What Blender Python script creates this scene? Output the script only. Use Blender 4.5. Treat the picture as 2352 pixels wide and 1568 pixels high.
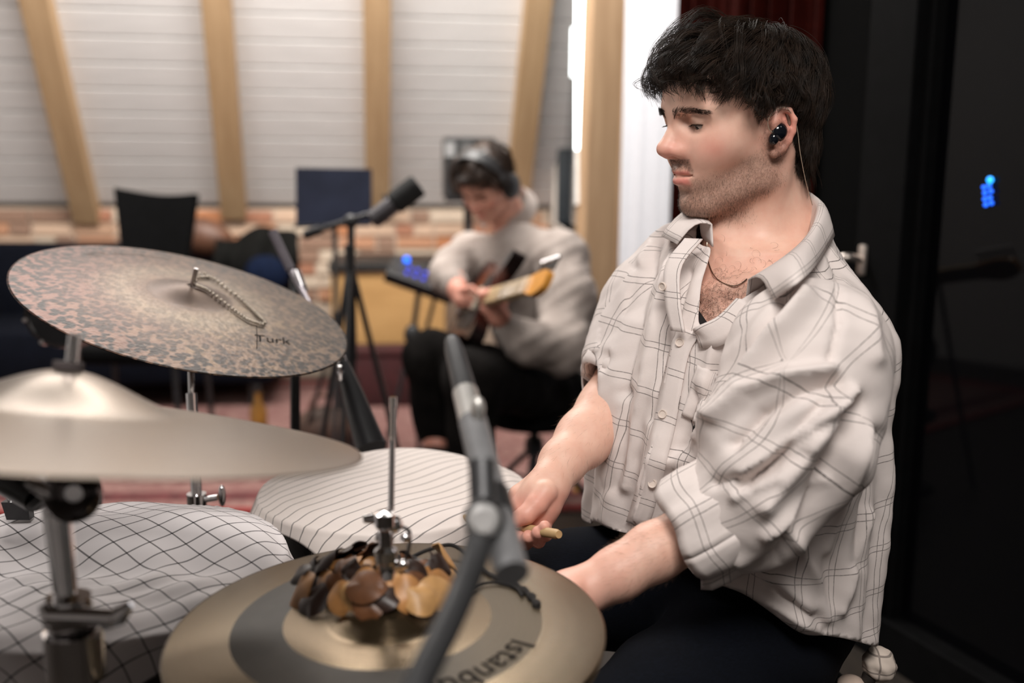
import bpy, bmesh, math, random
import numpy as np
from mathutils import Vector, Matrix

for o in list(bpy.data.objects):
    bpy.data.objects.remove(o, do_unlink=True)
SC = bpy.context.scene
COL = SC.collection
random.seed(7)
RNG = np.random.default_rng(11)

# ------------------------------------------------------------------ camera
FPX = 2287.0
CAM = Vector((0.0, 0.0, 1.17))
PITCH = math.radians(9.5)
ROLL = math.radians(0.5)
_F = Vector((0, math.cos(PITCH), -math.sin(PITCH)))
_R0 = Vector((1, 0, 0))
_U0 = Vector((0, math.sin(PITCH), math.cos(PITCH)))
_R = _R0 * math.cos(ROLL) + _U0 * math.sin(ROLL)
_U = _U0 * math.cos(ROLL) - _R0 * math.sin(ROLL)
cam_data = bpy.data.cameras.new('camera')
cam_data.sensor_width = 36.0
cam_data.lens = 36.0 * FPX / 2352.0
cam_data.clip_start = 0.02
cam_data.clip_end = 60
cam_data.dof.use_dof = True
cam_data.dof.focus_distance = 1.24
cam_data.dof.aperture_fstop = 2.2
cam_obj = bpy.data.objects.new('camera', cam_data)
COL.objects.link(cam_obj)
M3 = Matrix((( _R.x, _U.x, -_F.x), (_R.y, _U.y, -_F.y), (_R.z, _U.z, -_F.z)))
cam_obj.matrix_world = Matrix.Translation(CAM) @ M3.to_4x4()
SC.camera = cam_obj

def P(px, py, d):
    """point seen at photo pixel (px, py), at depth d metres along the lens axis"""
    px, py, d = float(px), float(py), float(d)
    return CAM + d * (_F + ((px - 1176.0) / FPX) * _R - ((py - 784.0) / FPX) * _U)

def proj(p):
    v = Vector(p) - CAM
    d = v.dot(_F)
    return (1176 + FPX * v.dot(_R) / d, 784 - FPX * v.dot(_U) / d, d)

# ------------------------------------------------------------------ world, lights, exposure
W = bpy.data.worlds.new('world'); SC.world = W; W.use_nodes = True
W.node_tree.nodes['Background'].inputs[0].default_value = (1.0, 0.9, 0.8, 1)
W.node_tree.nodes['Background'].inputs[1].default_value = 0.05
SC.view_settings.view_transform = 'Standard'
SC.view_settings.look = 'None'
SC.view_settings.exposure = 0.0
SC.view_settings.gamma = 1.0
SC.view_settings.use_curve_mapping = False

def area_light(name, loc, target, size, power, col):
    l = bpy.data.lights.new(name, 'AREA'); l.shape = 'RECTANGLE'
    l.size, l.size_y = size; l.energy = power; l.color = col
    o = bpy.data.objects.new(name, l); COL.objects.link(o)
    o.location = loc
    o.rotation_euler = (Vector(target) - Vector(loc)).to_track_quat('-Z', 'Y').to_euler()
    return o
area_light('ceiling_light_over_kit', (0.15, -0.35, 2.6), (0.35, 1.4, 0.9), (0.9, 0.7), 47, (1.0, 0.95, 0.905))
area_light('ceiling_light_back', (-0.9, 3.4, 3.1), (-0.9, 4.6, 0.6), (2.2, 1.0), 175, (1.0, 0.95, 0.90))
area_light('ceiling_light_door', (1.4, 0.2, 2.7), (0.75, 1.4, 1.0), (0.4, 0.4), 2.5, (1.0, 0.95, 0.92))
area_light('led_light_by_post', (0.33, 3.35, 2.55), (0.52, 3.52, 1.2), (0.12, 0.12), 2.5, (0.95, 0.98, 1.0))

area_light('fill_light_left', (-1.3, 0.5, 2.9), (-1.3, 0.9, 0.0), (0.9, 0.9), 15, (1.0, 0.95, 0.92))  # unseen lamp added to brighten the left wall, chrome and cloth

# ------------------------------------------------------------------ object helpers
def tag(o, label=None, cat=None, group=None, kind=None):
    if label: o['label'] = label
    if cat: o['category'] = cat
    if group: o['group'] = group
    if kind: o['kind'] = kind
    return o

def thing(name, loc, label=None, cat=None, group=None, kind=None):
    o = bpy.data.objects.new(name, None)
    o.empty_display_size = 0.05
    COL.objects.link(o)
    o.location = Vector(loc)
    return tag(o, label, cat, group, kind)

WLOC = {}
def link_mesh(name, me, mat, parent=None, smooth=True):
    co = np.empty(len(me.vertices) * 3, np.float32)
    me.vertices.foreach_get('co', co)
    co = co.reshape(-1, 3)
    c = (co.min(0) + co.max(0)) / 2 if len(co) else np.zeros(3)
    co -= c
    me.vertices.foreach_set('co', co.ravel())
    if smooth:
        me.polygons.foreach_set('use_smooth', np.ones(len(me.polygons), bool))
    me.update()
    if mat is not None:
        for m in (mat if isinstance(mat, (list, tuple)) else [mat]):
            me.materials.append(m)
    o = bpy.data.objects.new(name, me)
    COL.objects.link(o)
    o.location = Vector(c)
    WLOC[o.name] = Vector(c)
    if parent is not None:
        o.parent = parent
        o.location = Vector(c) - (WLOC.get(parent.name) or Vector(parent.location))
    return o

def np_mesh(name, v, f, mat, parent=None, smooth=True, uv=None, attr=None):
    """v (n,3), f list/array of quads; uv per loop (m,4,2); attr dict name->(n,) or (n,3)"""
    me = bpy.data.meshes.new(name)
    v = np.asarray(v, np.float32)
    if isinstance(f, np.ndarray):
        nq = len(f); k = f.shape[1]
        me.vertices.add(len(v)); me.vertices.foreach_set('co', v.ravel())
        me.loops.add(nq * k); me.loops.foreach_set('vertex_index', f.astype(np.int32).ravel())
        me.polygons.add(nq)
        me.polygons.foreach_set('loop_start', np.arange(0, nq * k, k, dtype=np.int32))
        me.update(calc_edges=True)
        me.validate()
    else:
        me.from_pydata([tuple(p) for p in v], [], f)
    if uv is not None:
        l = me.uv_layers.new(name='UVMap')
        l.data.foreach_set('uv', np.asarray(uv, np.float32).ravel())
    if attr:
        for n, a in attr.items():
            a = np.asarray(a, np.float32)
            if a.ndim == 1:
                at = me.attributes.new(n, 'FLOAT', 'POINT'); at.data.foreach_set('value', a)
            else:
                at = me.attributes.new(n, 'FLOAT_VECTOR', 'POINT'); at.data.foreach_set('vector', a.ravel())
    return link_mesh(name, me, mat, parent, smooth)

def frame_from(d, up=Vector((0, 0, 1))):
    d = Vector(d).normalized()
    if abs(d.dot(up)) > 0.98: up = Vector((1, 0, 0))
    x = up.cross(d).normalized()
    y = d.cross(x).normalized()
    return x, y, d

def smooth_path(pts, n):
    """Catmull-Rom through pts (list of tuples of any length) -> n samples"""
    p = np.array([list(q) for q in pts], float)
    if len(p) == 2:
        t = np.linspace(0, 1, n)[:, None]
        return p[0] * (1 - t) + p[1] * t
    pe = np.vstack([2 * p[0] - p[1], p, 2 * p[-1] - p[-2]])
    seg = len(p) - 1
    out = []
    for s in np.linspace(0, seg - 1e-9, n):
        i = int(s); t = s - i
        a, b, c, d = pe[i], pe[i + 1], pe[i + 2], pe[i + 3]
        out.append(0.5 * ((2 * b) + (-a + c) * t + (2 * a - 5 * b + 4 * c - d) * t * t + (-a + 3 * b - 3 * c + d) * t ** 3))
    return np.array(out)

class MB:
    def __init__(self): self.v = []; self.f = []
    def add(self, vs, fs):
        o = len(self.v)
        self.v += [tuple(p) for p in vs]
        self.f += [tuple(i + o for i in f) for f in fs]
        return self
    def box(self, c, size, M=None, bevel=0.0):
        bm = bmesh.new()
        bmesh.ops.create_cube(bm, size=1.0)
        bmesh.ops.scale(bm, vec=Vector(size), verts=bm.verts)
        if bevel > 0:
            bmesh.ops.bevel(bm, geom=bm.edges[:], offset=bevel, segments=2, affect='EDGES', profile=0.5)
        M = M or Matrix.Identity(3)
        c = Vector(c)
        bm.verts.index_update()
        self.add([M @ v.co + c for v in bm.verts], [[v.index for v in f.verts] for f in bm.faces])
        bm.free(); return self
    def tube(self, pts, r, n=12, caps=True, closed=False):
        pts = [Vector(p) for p in pts]
        m = len(pts)
        rs = list(r) if isinstance(r, (list, tuple, np.ndarray)) else [r] * m
        vs = []; up = None
        for i in range(m):
            if closed: t = pts[(i + 1) % m] - pts[i - 1]
            else: t = pts[min(i + 1, m - 1)] - pts[max(i - 1, 0)]
            if t.length < 1e-9: t = Vector((0, 0, 1))
            t.normalize()
            if up is None:
                x, y, _ = frame_from(t)
            else:
                x = (up - t * up.dot(t)).normalized(); y = t.cross(x)
            up = x
            for k in range(n):
                a = 2 * math.pi * k / n
                vs.append(pts[i] + (x * math.cos(a) + y * math.sin(a)) * rs[i])
        fs = []
        for i in range(m if closed else m - 1):
            i2 = (i + 1) % m
            for k in range(n):
                k2 = (k + 1) % n
                fs.append((i * n + k, i * n + k2, i2 * n + k2, i2 * n + k))
        if caps and not closed:
            fs.append(tuple(range(n - 1, -1, -1)))
            fs.append(tuple((m - 1) * n + k for k in range(n)))
        return self.add(vs, fs)
    def lathe(self, prof, c, axis=(0, 0, 1), n=48, close=False):
        """prof list of (r, h) along axis from c"""
        x, y, z = frame_from(axis)
        c = Vector(c); vs = []; fs = []
        m = len(prof)
        for (r, h) in prof:
            for k in range(n):
                a = 2 * math.pi * k / n
                vs.append(c + x * (r * math.cos(a)) + y * (r * math.sin(a)) + z * h)
        for i in range(m if close else m - 1):
            i2 = (i + 1) % m
            for k in range(n):
                k2 = (k + 1) % n
                fs.append((i * n + k, i * n + k2, i2 * n + k2, i2 * n + k))
        return self.add(vs, fs)
    def ell(self, c, r, M=None, nu=16, nv=10):
        c = Vector(c); M = M or Matrix.Identity(3)
        if not isinstance(r, (tuple, list)): r = (r, r, r)
        vs = [c + M @ Vector((0, 0, r[2]))]
        for j in range(1, nv):
            b = math.pi * j / nv
            for k in range(nu):
                a = 2 * math.pi * k / nu
                vs.append(c + M @ Vector((r[0] * math.sin(b) * math.cos(a), r[1] * math.sin(b) * math.sin(a), r[2] * math.cos(b))))
        vs.append(c + M @ Vector((0, 0, -r[2])))
        fs = [(0, 1 + k, 1 + (k + 1) % nu) for k in range(nu)]
        for j in range(nv - 2):
            for k in range(nu):
                a = 1 + j * nu + k; b = 1 + j * nu + (k + 1) % nu
                fs.append((a, a + nu, b + nu, b))
        l = len(vs) - 1; o = 1 + (nv - 2) * nu
        fs += [(l, o + (k + 1) % nu, o + k) for k in range(nu)]
        return self.add(vs, fs)
    def prism(self, poly, off):
        """poly: planar list of points, extruded by vector off"""
        n = len(poly); off = Vector(off)
        vs = [Vector(p) for p in poly] + [Vector(p) + off for p in poly]
        fs = [tuple(range(n)), tuple(range(2 * n - 1, n - 1, -1))]
        fs += [(i, i + n, (i + 1) % n + n, (i + 1) % n) for i in range(n)]
        return self.add(vs, fs)
    def sheet(self, G, thick=0.002):
        """G (a,b,3) grid of points -> thin solid"""
        G = np.asarray(G, float)
        a, b = G.shape[:2]
        du = np.gradient(G, axis=0); dv = np.gradient(G, axis=1)
        nn = np.cross(du, dv); nn /= (np.linalg.norm(nn, axis=2, keepdims=True) + 1e-9)
        T = G + nn * thick / 2; B = G - nn * thick / 2
        vs = list(T.reshape(-1, 3)) + list(B.reshape(-1, 3))
        o = a * b; fs = []
        for i in range(a - 1):
            for j in range(b - 1):
                q = (i * b + j, (i + 1) * b + j, (i + 1) * b + j + 1, i * b + j + 1)
                fs.append(q); fs.append(tuple(x + o for x in reversed(q)))
        ring = [(i, 0) for i in range(a)] + [(a - 1, j) for j in range(1, b)] + [(i, b - 1) for i in range(a - 2, -1, -1)] + [(0, j) for j in range(b - 2, 0, -1)]
        idx = [i * b + j for i, j in ring]
        for k in range(len(idx)):
            p, q = idx[k], idx[(k + 1) % len(idx)]
            fs.append((q, p, p + o, q + o))
        return self.add(vs, fs)
    def build(self, name, mat, parent=None, smooth=True):
        me = bpy.data.meshes.new(name)
        me.from_pydata(self.v, [], self.f)
        o = link_mesh(name, me, mat, parent, smooth)
        if smooth:
            try: me.set_sharp_from_angle(angle=math.radians(40))
            except Exception: pass
        return o

def copy_part(src, loc=None, parent=None):
    c = src.copy(); COL.objects.link(c)
    if parent is not None: c.parent = parent
    if loc is not None: c.location = loc
    return c

# ------------------------------------------------------------------ materials
def srgb(r, g, b):
    f = lambda c: c / 12.92 if c <= 0.04045 else ((c + 0.055) / 1.055) ** 2.4
    return (f(r / 255), f(g / 255), f(b / 255), 1.0)

class NT:
    """small node builder"""
    def __init__(self, name):
        self.m = bpy.data.materials.new(name); self.m.use_nodes = True
        self.t = self.m.node_tree; self.n = self.t.nodes; self.l = self.t.links
        self.b = self.n['Principled BSDF']
    def new(self, typ, **kw):
        n = self.n.new(typ)
        for k, v in kw.items():
            if k.startswith('i_'):
                key = k[2:]; key = int(key) if key.isdigit() else key.replace('_', ' ')
                self.set(n.inputs[key], v)
            else: setattr(n, k, v)
        return n
    def set(self, inp, v):
        if isinstance(v, bpy.types.NodeSocket): self.l.new(v, inp)
        else: inp.default_value = v
    def math(self, op, a, b=None, c=None, clamp=False):
        n = self.n.new('ShaderNodeMath'); n.operation = op; n.use_clamp = clamp
        self.set(n.inputs[0], a)
        if b is not None: self.set(n.inputs[1], b)
        if c is not None: self.set(n.inputs[2], c)
        return n.outputs[0]
    def mix(self, f, a, b, blend='MIX'):
        n = self.n.new('ShaderNodeMix'); n.data_type = 'RGBA'; n.blend_type = blend
        self.set(n.inputs[0], f); self.set(n.inputs[6], a); self.set(n.inputs[7], b)
        return n.outputs[2]
    def ramp(self, f, stops):
        n = self.n.new('ShaderNodeValToRGB')
        e = n.color_ramp.elements
        while len(e) < len(stops): e.new(0.5)
        for el, (p, c) in zip(e, stops): el.position = p; el.color = c
        self.set(n.inputs[0], f); return n.outputs[0]
    def coord(self, which='Object'):
        return self.new('ShaderNodeTexCoord').outputs[which]
    def mapping(self, vec, scale=(1, 1, 1), rot=(0, 0, 0), loc=(0, 0, 0)):
        n = self.new('ShaderNodeMapping'); self.l.new(vec, n.inputs[0])
        n.inputs['Scale'].default_value = scale; n.inputs['Rotation'].default_value = rot; n.inputs['Location'].default_value = loc
        return n.outputs[0]
    def noise(self, vec, scale, detail=4, rough=0.55, out='Fac', dist=0.0):
        n = self.new('ShaderNodeTexNoise'); 
        if vec is not None: self.l.new(vec, n.inputs['Vector'])
        n.inputs['Scale'].default_value = scale; n.inputs['Detail'].default_value = detail
        n.inputs['Roughness'].default_value = rough; n.inputs['Distortion'].default_value = dist
        return n.outputs[out]
    def bump(self, h, strength=0.3, dist=0.002):
        n = self.new('ShaderNodeBump'); n.inputs['Strength'].default_value = strength; n.inputs['Distance'].default_value = dist
        self.l.new(h, n.inputs['Height']); self.l.new(n.outputs[0], self.b.inputs['Normal'])
    def out(self, **kw):
        for k, v in kw.items(): self.set(self.b.inputs[k.replace('_', ' ')], v)
        return self.m

MATS = {}
def simple(name, col, rough=0.5, metal=0.0, var=0.12, scale=30, bump=0.0, spec=0.5, **kw):
    """principled colour with a slight noise variation"""
    if name in MATS: return MATS[name]
    t = NT(name)
    nz = t.noise(t.coord('Object'), scale, 4)
    dark = tuple(c * (1 - var) for c in col[:3]) + (1,)
    lite = tuple(min(1, c * (1 + var)) for c in col[:3]) + (1,)
    c = t.ramp(nz, [(0.3, dark), (0.7, lite)])
    t.out(Base_Color=c, Roughness=rough, Metallic=metal)
    t.b.inputs['Specular IOR Level'].default_value = spec
    if bump: t.bump(nz, bump, 0.002)
    for k, v in kw.items(): t.set(t.b.inputs[k.replace('_', ' ')], v)
    MATS[name] = t.m
    return t.m

def emit(name, col, strength):
    t = NT(name)
    t.out(Base_Color=(0, 0, 0, 1), Emission_Color=col, Emission_Strength=strength)
    return t.m

def wood_mat(name, c1, c2, axis=2, scale=1.0, rough=0.6):
    t = NT(name)
    s = [14 * scale] * 3; s[axis] = 1.2 * scale
    v = t.mapping(t.coord('Object'), tuple(s))
    n1 = t.noise(v, 2.2, 6, 0.6, dist=0.6)
    n2 = t.noise(t.coord('Object'), 3.0 * scale, 2)
    c = t.ramp(n1, [(0.3, c1), (0.7, c2)])
    c = t.mix(t.math('MULTIPLY', n2, 0.5), c, t.mix(0.5, c, (0.35, 0.2, 0.08, 1)))
    t.out(Base_Color=c, Roughness=rough)
    t.bump(n1, 0.2, 0.002)
    return t.m

CHROME = simple('chrome', (0.80, 0.79, 0.80), 0.07, 1.0, 0.05, 60)
BLACKPL = simple('black_plastic', (0.012, 0.012, 0.013), 0.42, 0, 0.3, 40)
BLACKMET = simple('black_powdercoat', (0.018, 0.018, 0.02), 0.38, 0.2, 0.3, 60)
GREYMET = simple('grey_enamel_metal', (0.20, 0.20, 0.205), 0.42, 0.3, 0.1, 60)
RUBBER = simple('rubber', (0.015, 0.015, 0.015), 0.7, 0, 0.3, 40)
# ------------------------------------------------------------------ implicit modelling for bodies and cloth
class Field:
    def __init__(self, lo, hi, h):
        self.h = h
        self.ax = [np.arange(lo[i], hi[i] + h, h, dtype=np.float32) for i in range(3)]
        self.f = np.full([len(a) for a in self.ax], 0.5, np.float32)
    def sub(self, lo, hi):
        sl = []
        for i in range(3):
            a = int(np.searchsorted(self.ax[i], lo[i])); b = int(np.searchsorted(self.ax[i], hi[i]))
            if b <= a: return None
            sl.append(slice(a, b))
        X = self.ax[0][sl[0]][:, None, None]; Y = self.ax[1][sl[1]][None, :, None]; Z = self.ax[2][sl[2]][None, None, :]
        return tuple(sl), X, Y, Z
    def op(self, fn, lo, hi, k, mode='u', m=0.012):
        pad = k + m
        s = self.sub([c - pad for c in lo], [c + pad for c in hi])
        if s is None: return
        sl, X, Y, Z = s
        d = fn(X, Y, Z); F = self.f[sl]
        if mode == 'u':
            if k <= 0: R = np.minimum(F, d)
            else:
                t = np.clip(0.5 + 0.5 * (d - F) / k, 0, 1)
                R = d * (1 - t) + F * t - k * t * (1 - t)
        else:
            d = -d
            if k <= 0: R = np.maximum(F, d)
            else:
                t = np.clip(0.5 - 0.5 * (d - F) / k, 0, 1)
                R = d * (1 - t) + F * t + k * t * (1 - t)
        self.f[sl] = R
    def ell(self, c, r, k=0.01, mode='u', M=None, mir=False):
        c = tuple(c); R = max(r)
        if M is None: lo = [c[i] - r[i] for i in range(3)]; hi = [c[i] + r[i] for i in range(3)]
        else: lo = [q - R for q in c]; hi = [q + R for q in c]
        def fn(X, Y, Z):
            x, y, z = X - c[0], Y - c[1], Z - c[2]
            if M is not None:
                x, y, z = (M[0][0] * x + M[1][0] * y + M[2][0] * z, M[0][1] * x + M[1][1] * y + M[2][1] * z, M[0][2] * x + M[1][2] * y + M[2][2] * z)
            a = (x / r[0]) ** 2 + (y / r[1]) ** 2 + (z / r[2]) ** 2
            b = (x / r[0] ** 2) ** 2 + (y / r[1] ** 2) ** 2 + (z / r[2] ** 2) ** 2
            k0 = np.sqrt(a) + 1e-9; k1 = np.sqrt(b) + 1e-9
            return k0 * (k0 - 1) / k1
        self.op(fn, lo, hi, k, mode)
        if mir: self.ell((c[0], -c[1], c[2]), r, k, mode, M)
    def cone(self, a, b, ra, rb, k=0.01, mode='u', mir=False):
        a = [float(q) for q in a]; b = [float(q) for q in b]
        rm = max(ra, rb)
        lo = [min(a[i], b[i]) - rm for i in range(3)]; hi = [max(a[i], b[i]) + rm for i in range(3)]
        ba = [b[i] - a[i] for i in range(3)]; L2 = sum(q * q for q in ba) + 1e-12
        def fn(X, Y, Z):
            x, y, z = X - a[0], Y - a[1], Z - a[2]
            t = np.clip((x * ba[0] + y * ba[1] + z * ba[2]) / L2, 0, 1)
            return np.sqrt((x - ba[0] * t) ** 2 + (y - ba[1] * t) ** 2 + (z - ba[2] * t) ** 2) - (ra + (rb - ra) * t)
        self.op(fn, lo, hi, k, mode)
        if mir: self.cone((a[0], -a[1], a[2]), (b[0], -b[1], b[2]), ra, rb, k, mode)
    def chain(self, pts, rs, k=0.01, mode='u', mir=False):
        for i in range(len(pts) - 1):
            self.cone(pts[i], pts[i + 1], rs[i], rs[i + 1], k, mode, mir)
    def mesh(self, relax=1):
        f = self.f; s = f < 0
        n = f.shape
        c = np.zeros([q - 1 for q in n], np.uint8)
        for i in (0, 1):
            for j in (0, 1):
                for k in (0, 1):
                    c += s[i:n[0] - 1 + i, j:n[1] - 1 + j, k:n[2] - 1 + k]
        act = (c > 0) & (c < 8)
        I = np.argwhere(act)
        idx = np.full(act.shape, -1, np.int32); idx[act] = np.arange(len(I))
        acc = np.zeros((len(I), 3), np.float32); cnt = np.zeros(len(I), np.float32)
        corners = [(i, j, k) for i in (0, 1) for j in (0, 1) for k in (0, 1)]
        val = {q: f[I[:, 0] + q[0], I[:, 1] + q[1], I[:, 2] + q[2]] for q in corners}
        for a in corners:
            for ax in range(3):
                if a[ax] == 0:
                    b = list(a); b[ax] = 1; b = tuple(b)
                    va, vb = val[a], val[b]
                    m = (va < 0) != (vb < 0)
                    t = va[m] / (va[m] - vb[m])
                    p = np.tile(np.array(a, np.float32), (m.sum(), 1)); p[:, ax] = t
                    acc[m] += p; cnt[m] += 1
        v = I + acc / cnt[:, None]
        o = np.array([a[0] for a in self.ax], np.float32)
        v = v * self.h + o
        Q = []
        for ax in range(3):
            u, w = (ax + 1) % 3, (ax + 2) % 3
            sa = [slice(None)] * 3; sb = [slice(None)] * 3
            sa[ax] = slice(0, -1); sb[ax] = slice(1, None)
            ch = s[tuple(sa)] != s[tuple(sb)]
            E = np.argwhere(ch)
            ok = (E[:, u] > 0) & (E[:, w] > 0) & (E[:, u] < n[u] - 1) & (E[:, w] < n[w] - 1)
            E = E[ok]
            inside = s[E[:, 0], E[:, 1], E[:, 2]]
            def cell(du, dw):
                q = E.copy(); q[:, u] += du; q[:, w] += dw
                return idx[q[:, 0], q[:, 1], q[:, 2]]
            a_, b_, c_, d_ = cell(-1, -1), cell(0, -1), cell(0, 0), cell(-1, 0)
            q = np.stack([a_, b_, c_, d_], 1)
            q[~inside] = q[~inside][:, ::-1]
            Q.append(q)
        q = np.concatenate(Q)
        q = q[(q >= 0).all(1)]
        for _ in range(relax): v = laplace(v, q, 0.5)
        return v, q

def laplace(v, q, w):
    acc = np.zeros_like(v); cnt = np.zeros(len(v), np.float32)
    for i in range(4):
        for j in (1, 3):
            np.add.at(acc, q[:, i], v[q[:, (i + j) % 4]]) if False else None
    s = np.zeros((len(v), 3), np.float64); c = np.zeros(len(v))
    for i in range(4):
        for j in (1, 3):
            t = v[q[:, (i + j) % 4]]
            for d in range(3): s[:, d] += np.bincount(q[:, i], t[:, d], len(v))
            c += np.bincount(q[:, i], None, len(v))
    m = s / np.maximum(c, 1)[:, None]
    return (v * (1 - w) + m * w).astype(np.float32)

def vnormals(v, q):
    n = np.cross(v[q[:, 2]] - v[q[:, 0]], v[q[:, 3]] - v[q[:, 1]])
    out = np.zeros((len(v), 3))
    for i in range(4):
        for d in range(3): out[:, d] += np.bincount(q[:, i], n[:, d], len(v))
    return (out / (np.linalg.norm(out, axis=1, keepdims=True) + 1e-12)).astype(np.float32)

def compact(v, q, *attrs):
    used = np.zeros(len(v), bool); used[q.ravel()] = True
    mp = np.cumsum(used) - 1
    return (v[used], mp[q]) + tuple(a[used] for a in attrs)

def sstep(a, b, x):
    t = np.clip((x - a) / (b - a), 0, 1); return t * t * (3 - 2 * t)

def projn(v):
    """photo pixels of many points"""
    q = v - np.array(CAM)
    d = q @ np.array(_F)
    return 1176 + FPX * (q @ np.array(_R)) / d, 784 - FPX * (q @ np.array(_U)) / d, d

def strands(paths, r0, r1, name, mat, parent, rvar=None):
    """paths (N,K,3) -> triangular tapered tubes in one mesh"""
    P_ = np.asarray(paths, np.float32); N, K = P_.shape[:2]
    t = np.gradient(P_, axis=1); t /= (np.linalg.norm(t, axis=2, keepdims=True) + 1e-9)
    ref = np.array([0.31, 0.52, 0.79], np.float32)
    a = np.cross(t, ref); a /= (np.linalg.norm(a, axis=2, keepdims=True) + 1e-9)
    b = np.cross(t, a)
    r = np.linspace(r0, r1, K)[None, :, None] * (np.ones((N, 1, 1)) if rvar is None else np.asarray(rvar)[:, None, None])
    V = np.stack([P_ + r * (math.cos(w) * a + math.sin(w) * b) for w in (0, 2.094, 4.189)], 2)   # N,K,3,3
    idx = np.arange(N * K * 3).reshape(N, K, 3)
    f = []
    for e in range(3):
        e2 = (e + 1) % 3
        f.append(np.stack([idx[:, :-1, e], idx[:, :-1, e2], idx[:, 1:, e2], idx[:, 1:, e]], 3 - 1).reshape(-1, 4))
    return np_mesh(name, V.reshape(-1, 3), np.concatenate(f), mat, parent)
# ------------------------------------------------------------------ the room
BW0 = P(500, 478, 5.6)                      # where brick meets boards
YAW = math.radians(7.0)
BX = Vector((math.cos(YAW), math.sin(YAW), 0))      # along the back wall, to the right
BN = Vector((math.sin(YAW), -math.cos(YAW), 0))     # out of the wall, into the room
ZK = BW0.z                                   # knee wall height
SL = math.radians(55)
SU = (BN * math.cos(SL) + Vector((0, 0, 1)) * math.sin(SL))      # up the slope
SN = (BN * math.sin(SL) - Vector((0, 0, 1)) * math.cos(SL))      # out of the slope
B0 = Vector((BW0.x, BW0.y, 0))
def wallpt(px, py):
    """point of the brick wall plane seen at a pixel"""
    a = P(px, py, 1.0) - CAM
    t = (B0 - CAM).dot(BN) / a.dot(BN)
    return CAM + a * t
def wx(px): return (wallpt(px, 478) - B0).dot(BX)

def rot_from(x, y, z):
    return Matrix(((x.x, y.x, z.x), (x.y, y.y, z.y), (x.z, y.z, z.z)))

# floor
t = NT('floor_boards')
v = t.mapping(t.coord('Object'), (9, 1, 1))
n = t.noise(v, 3, 5)
t.out(Base_Color=t.ramp(n, [(0.3, (0.012, 0.009, 0.007, 1)), (0.7, (0.028, 0.02, 0.014, 1))]), Roughness=0.5)
fl = MB().box((0, 2.6, -0.03), (8, 9.4, 0.06)).build('floor', t.m, smooth=False); tag(fl, kind='structure')

# brick knee wall: mortar bed with bricks
MORTAR = simple('mortar', srgb(196, 178, 160)[:3], 0.9, 0, 0.12, 40, 0.4)
xl, xr = wx(-120), wx(1262)
mb = MB().box(B0 + BX * (xl + xr) / 2 - BN * 0.06 + Vector((0, 0, ZK / 2)), (xr - xl, 0.12, ZK), rot_from(BX, -BN, Vector((0, 0, 1))))
wall_back = mb.build('wall_back', MORTAR, smooth=False)
tag(wall_back, 'knee wall of pale mortared bricks under the sloping white boards', kind='structure')
bm_cols = [srgb(186, 138, 108), srgb(166, 116, 92), srgb(202, 172, 148), srgb(182, 146, 120), srgb(148, 118, 100), srgb(206, 188, 168), srgb(186, 126, 88)]
brick_mats = [simple('brick_%s' % n_, c[:3], 0.9, 0, 0.25, 25, 0.5) for n_, c in zip(['orange', 'red', 'sand', 'tan', 'umber', 'chalky', 'rust'], bm_cols)]
unit = MB().box((0, 0, 0), (1, 1, 1), bevel=0.06)
brick_meshes = []
for m in brick_mats:
    b = MB(); b.v, b.f = list(unit.v), list(unit.f)
    ob = b.build('brick', m, smooth=False); brick_meshes.append(ob.data)
    bpy.data.objects.remove(ob)
rnd = random.Random(3)
RW = rot_from(BX, -BN, Vector((0, 0, 1)))
row = 0; z = ZK - 0.043
while z > 0.42:
    x = xl + (0.11 if row % 2 else 0.0) + rnd.uniform(-0.02, 0.02)
    while x < xr - 0.05:
        L = rnd.choice([0.205, 0.21, 0.1, 0.205])
        L = min(L, xr - x)
        if L > 0.03:
            o = bpy.data.objects.new('brick', brick_meshes[rnd.choice([0, 0, 1, 1, 2, 2, 3, 4, 4, 5, 5, 6, 6])])
            COL.objects.link(o)
            wp = B0 + BX * (x + L / 2) + BN * rnd.uniform(0.0, 0.008) + Vector((0, 0, z + rnd.uniform(-.002, .002)))
            o.parent = wall_back
            o.matrix_local = Matrix.Translation(wp - wall_back.location) @ RW.to_4x4() @ Matrix.Diagonal((L, 0.03, 0.062 + rnd.uniform(-.004, .002), 1))
        x += L + 0.013
    z -= 0.075; row += 1

# sloping boards
t = NT('white_painted_boards')
n = t.noise(t.mapping(t.coord('Object'), (1, 8, 8)), 3, 5)
t.out(Base_Color=t.ramp(n, [(0.25, srgb(206, 203, 201)), (0.75, srgb(220, 217, 215))]), Roughness=0.55)
t.bump(n, 0.08, 0.002)
WHITEB = t.m
S0 = B0 + Vector((0, 0, ZK))
RS = rot_from(BX, SU, -SN)
back = MB().box(S0 + BX * (xl + xr + 0.1) / 2 + SU * 1.3 - SN * 0.045, (xr - xl + 0.1, 2.6, 0.03), rot_from(BX, SU, -SN))
ceil = back.build('ceiling', simple('board_gap_shadow', srgb(150, 146, 140)[:3], 0.8, 0, 0.1), smooth=False)
tag(ceil, 'sloping ceiling of white painted tongue and groove boards', kind='structure')
pw = 0.143
pl = MB().box((0, 0, 0), (xr - xl + 0.1, pw - 0.008, 0.03), RS, bevel=0.005).build('plank', WHITEB, smooth=False)
for k in range(17):
    o = pl if k == 0 else copy_part(pl)
    o.parent = ceil
    o.location = S0 + BX * (xl + xr + 0.1) / 2 + SU * (0.03 + pw * (k + 0.5)) - SN * 0.015 - ceil.location

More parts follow.
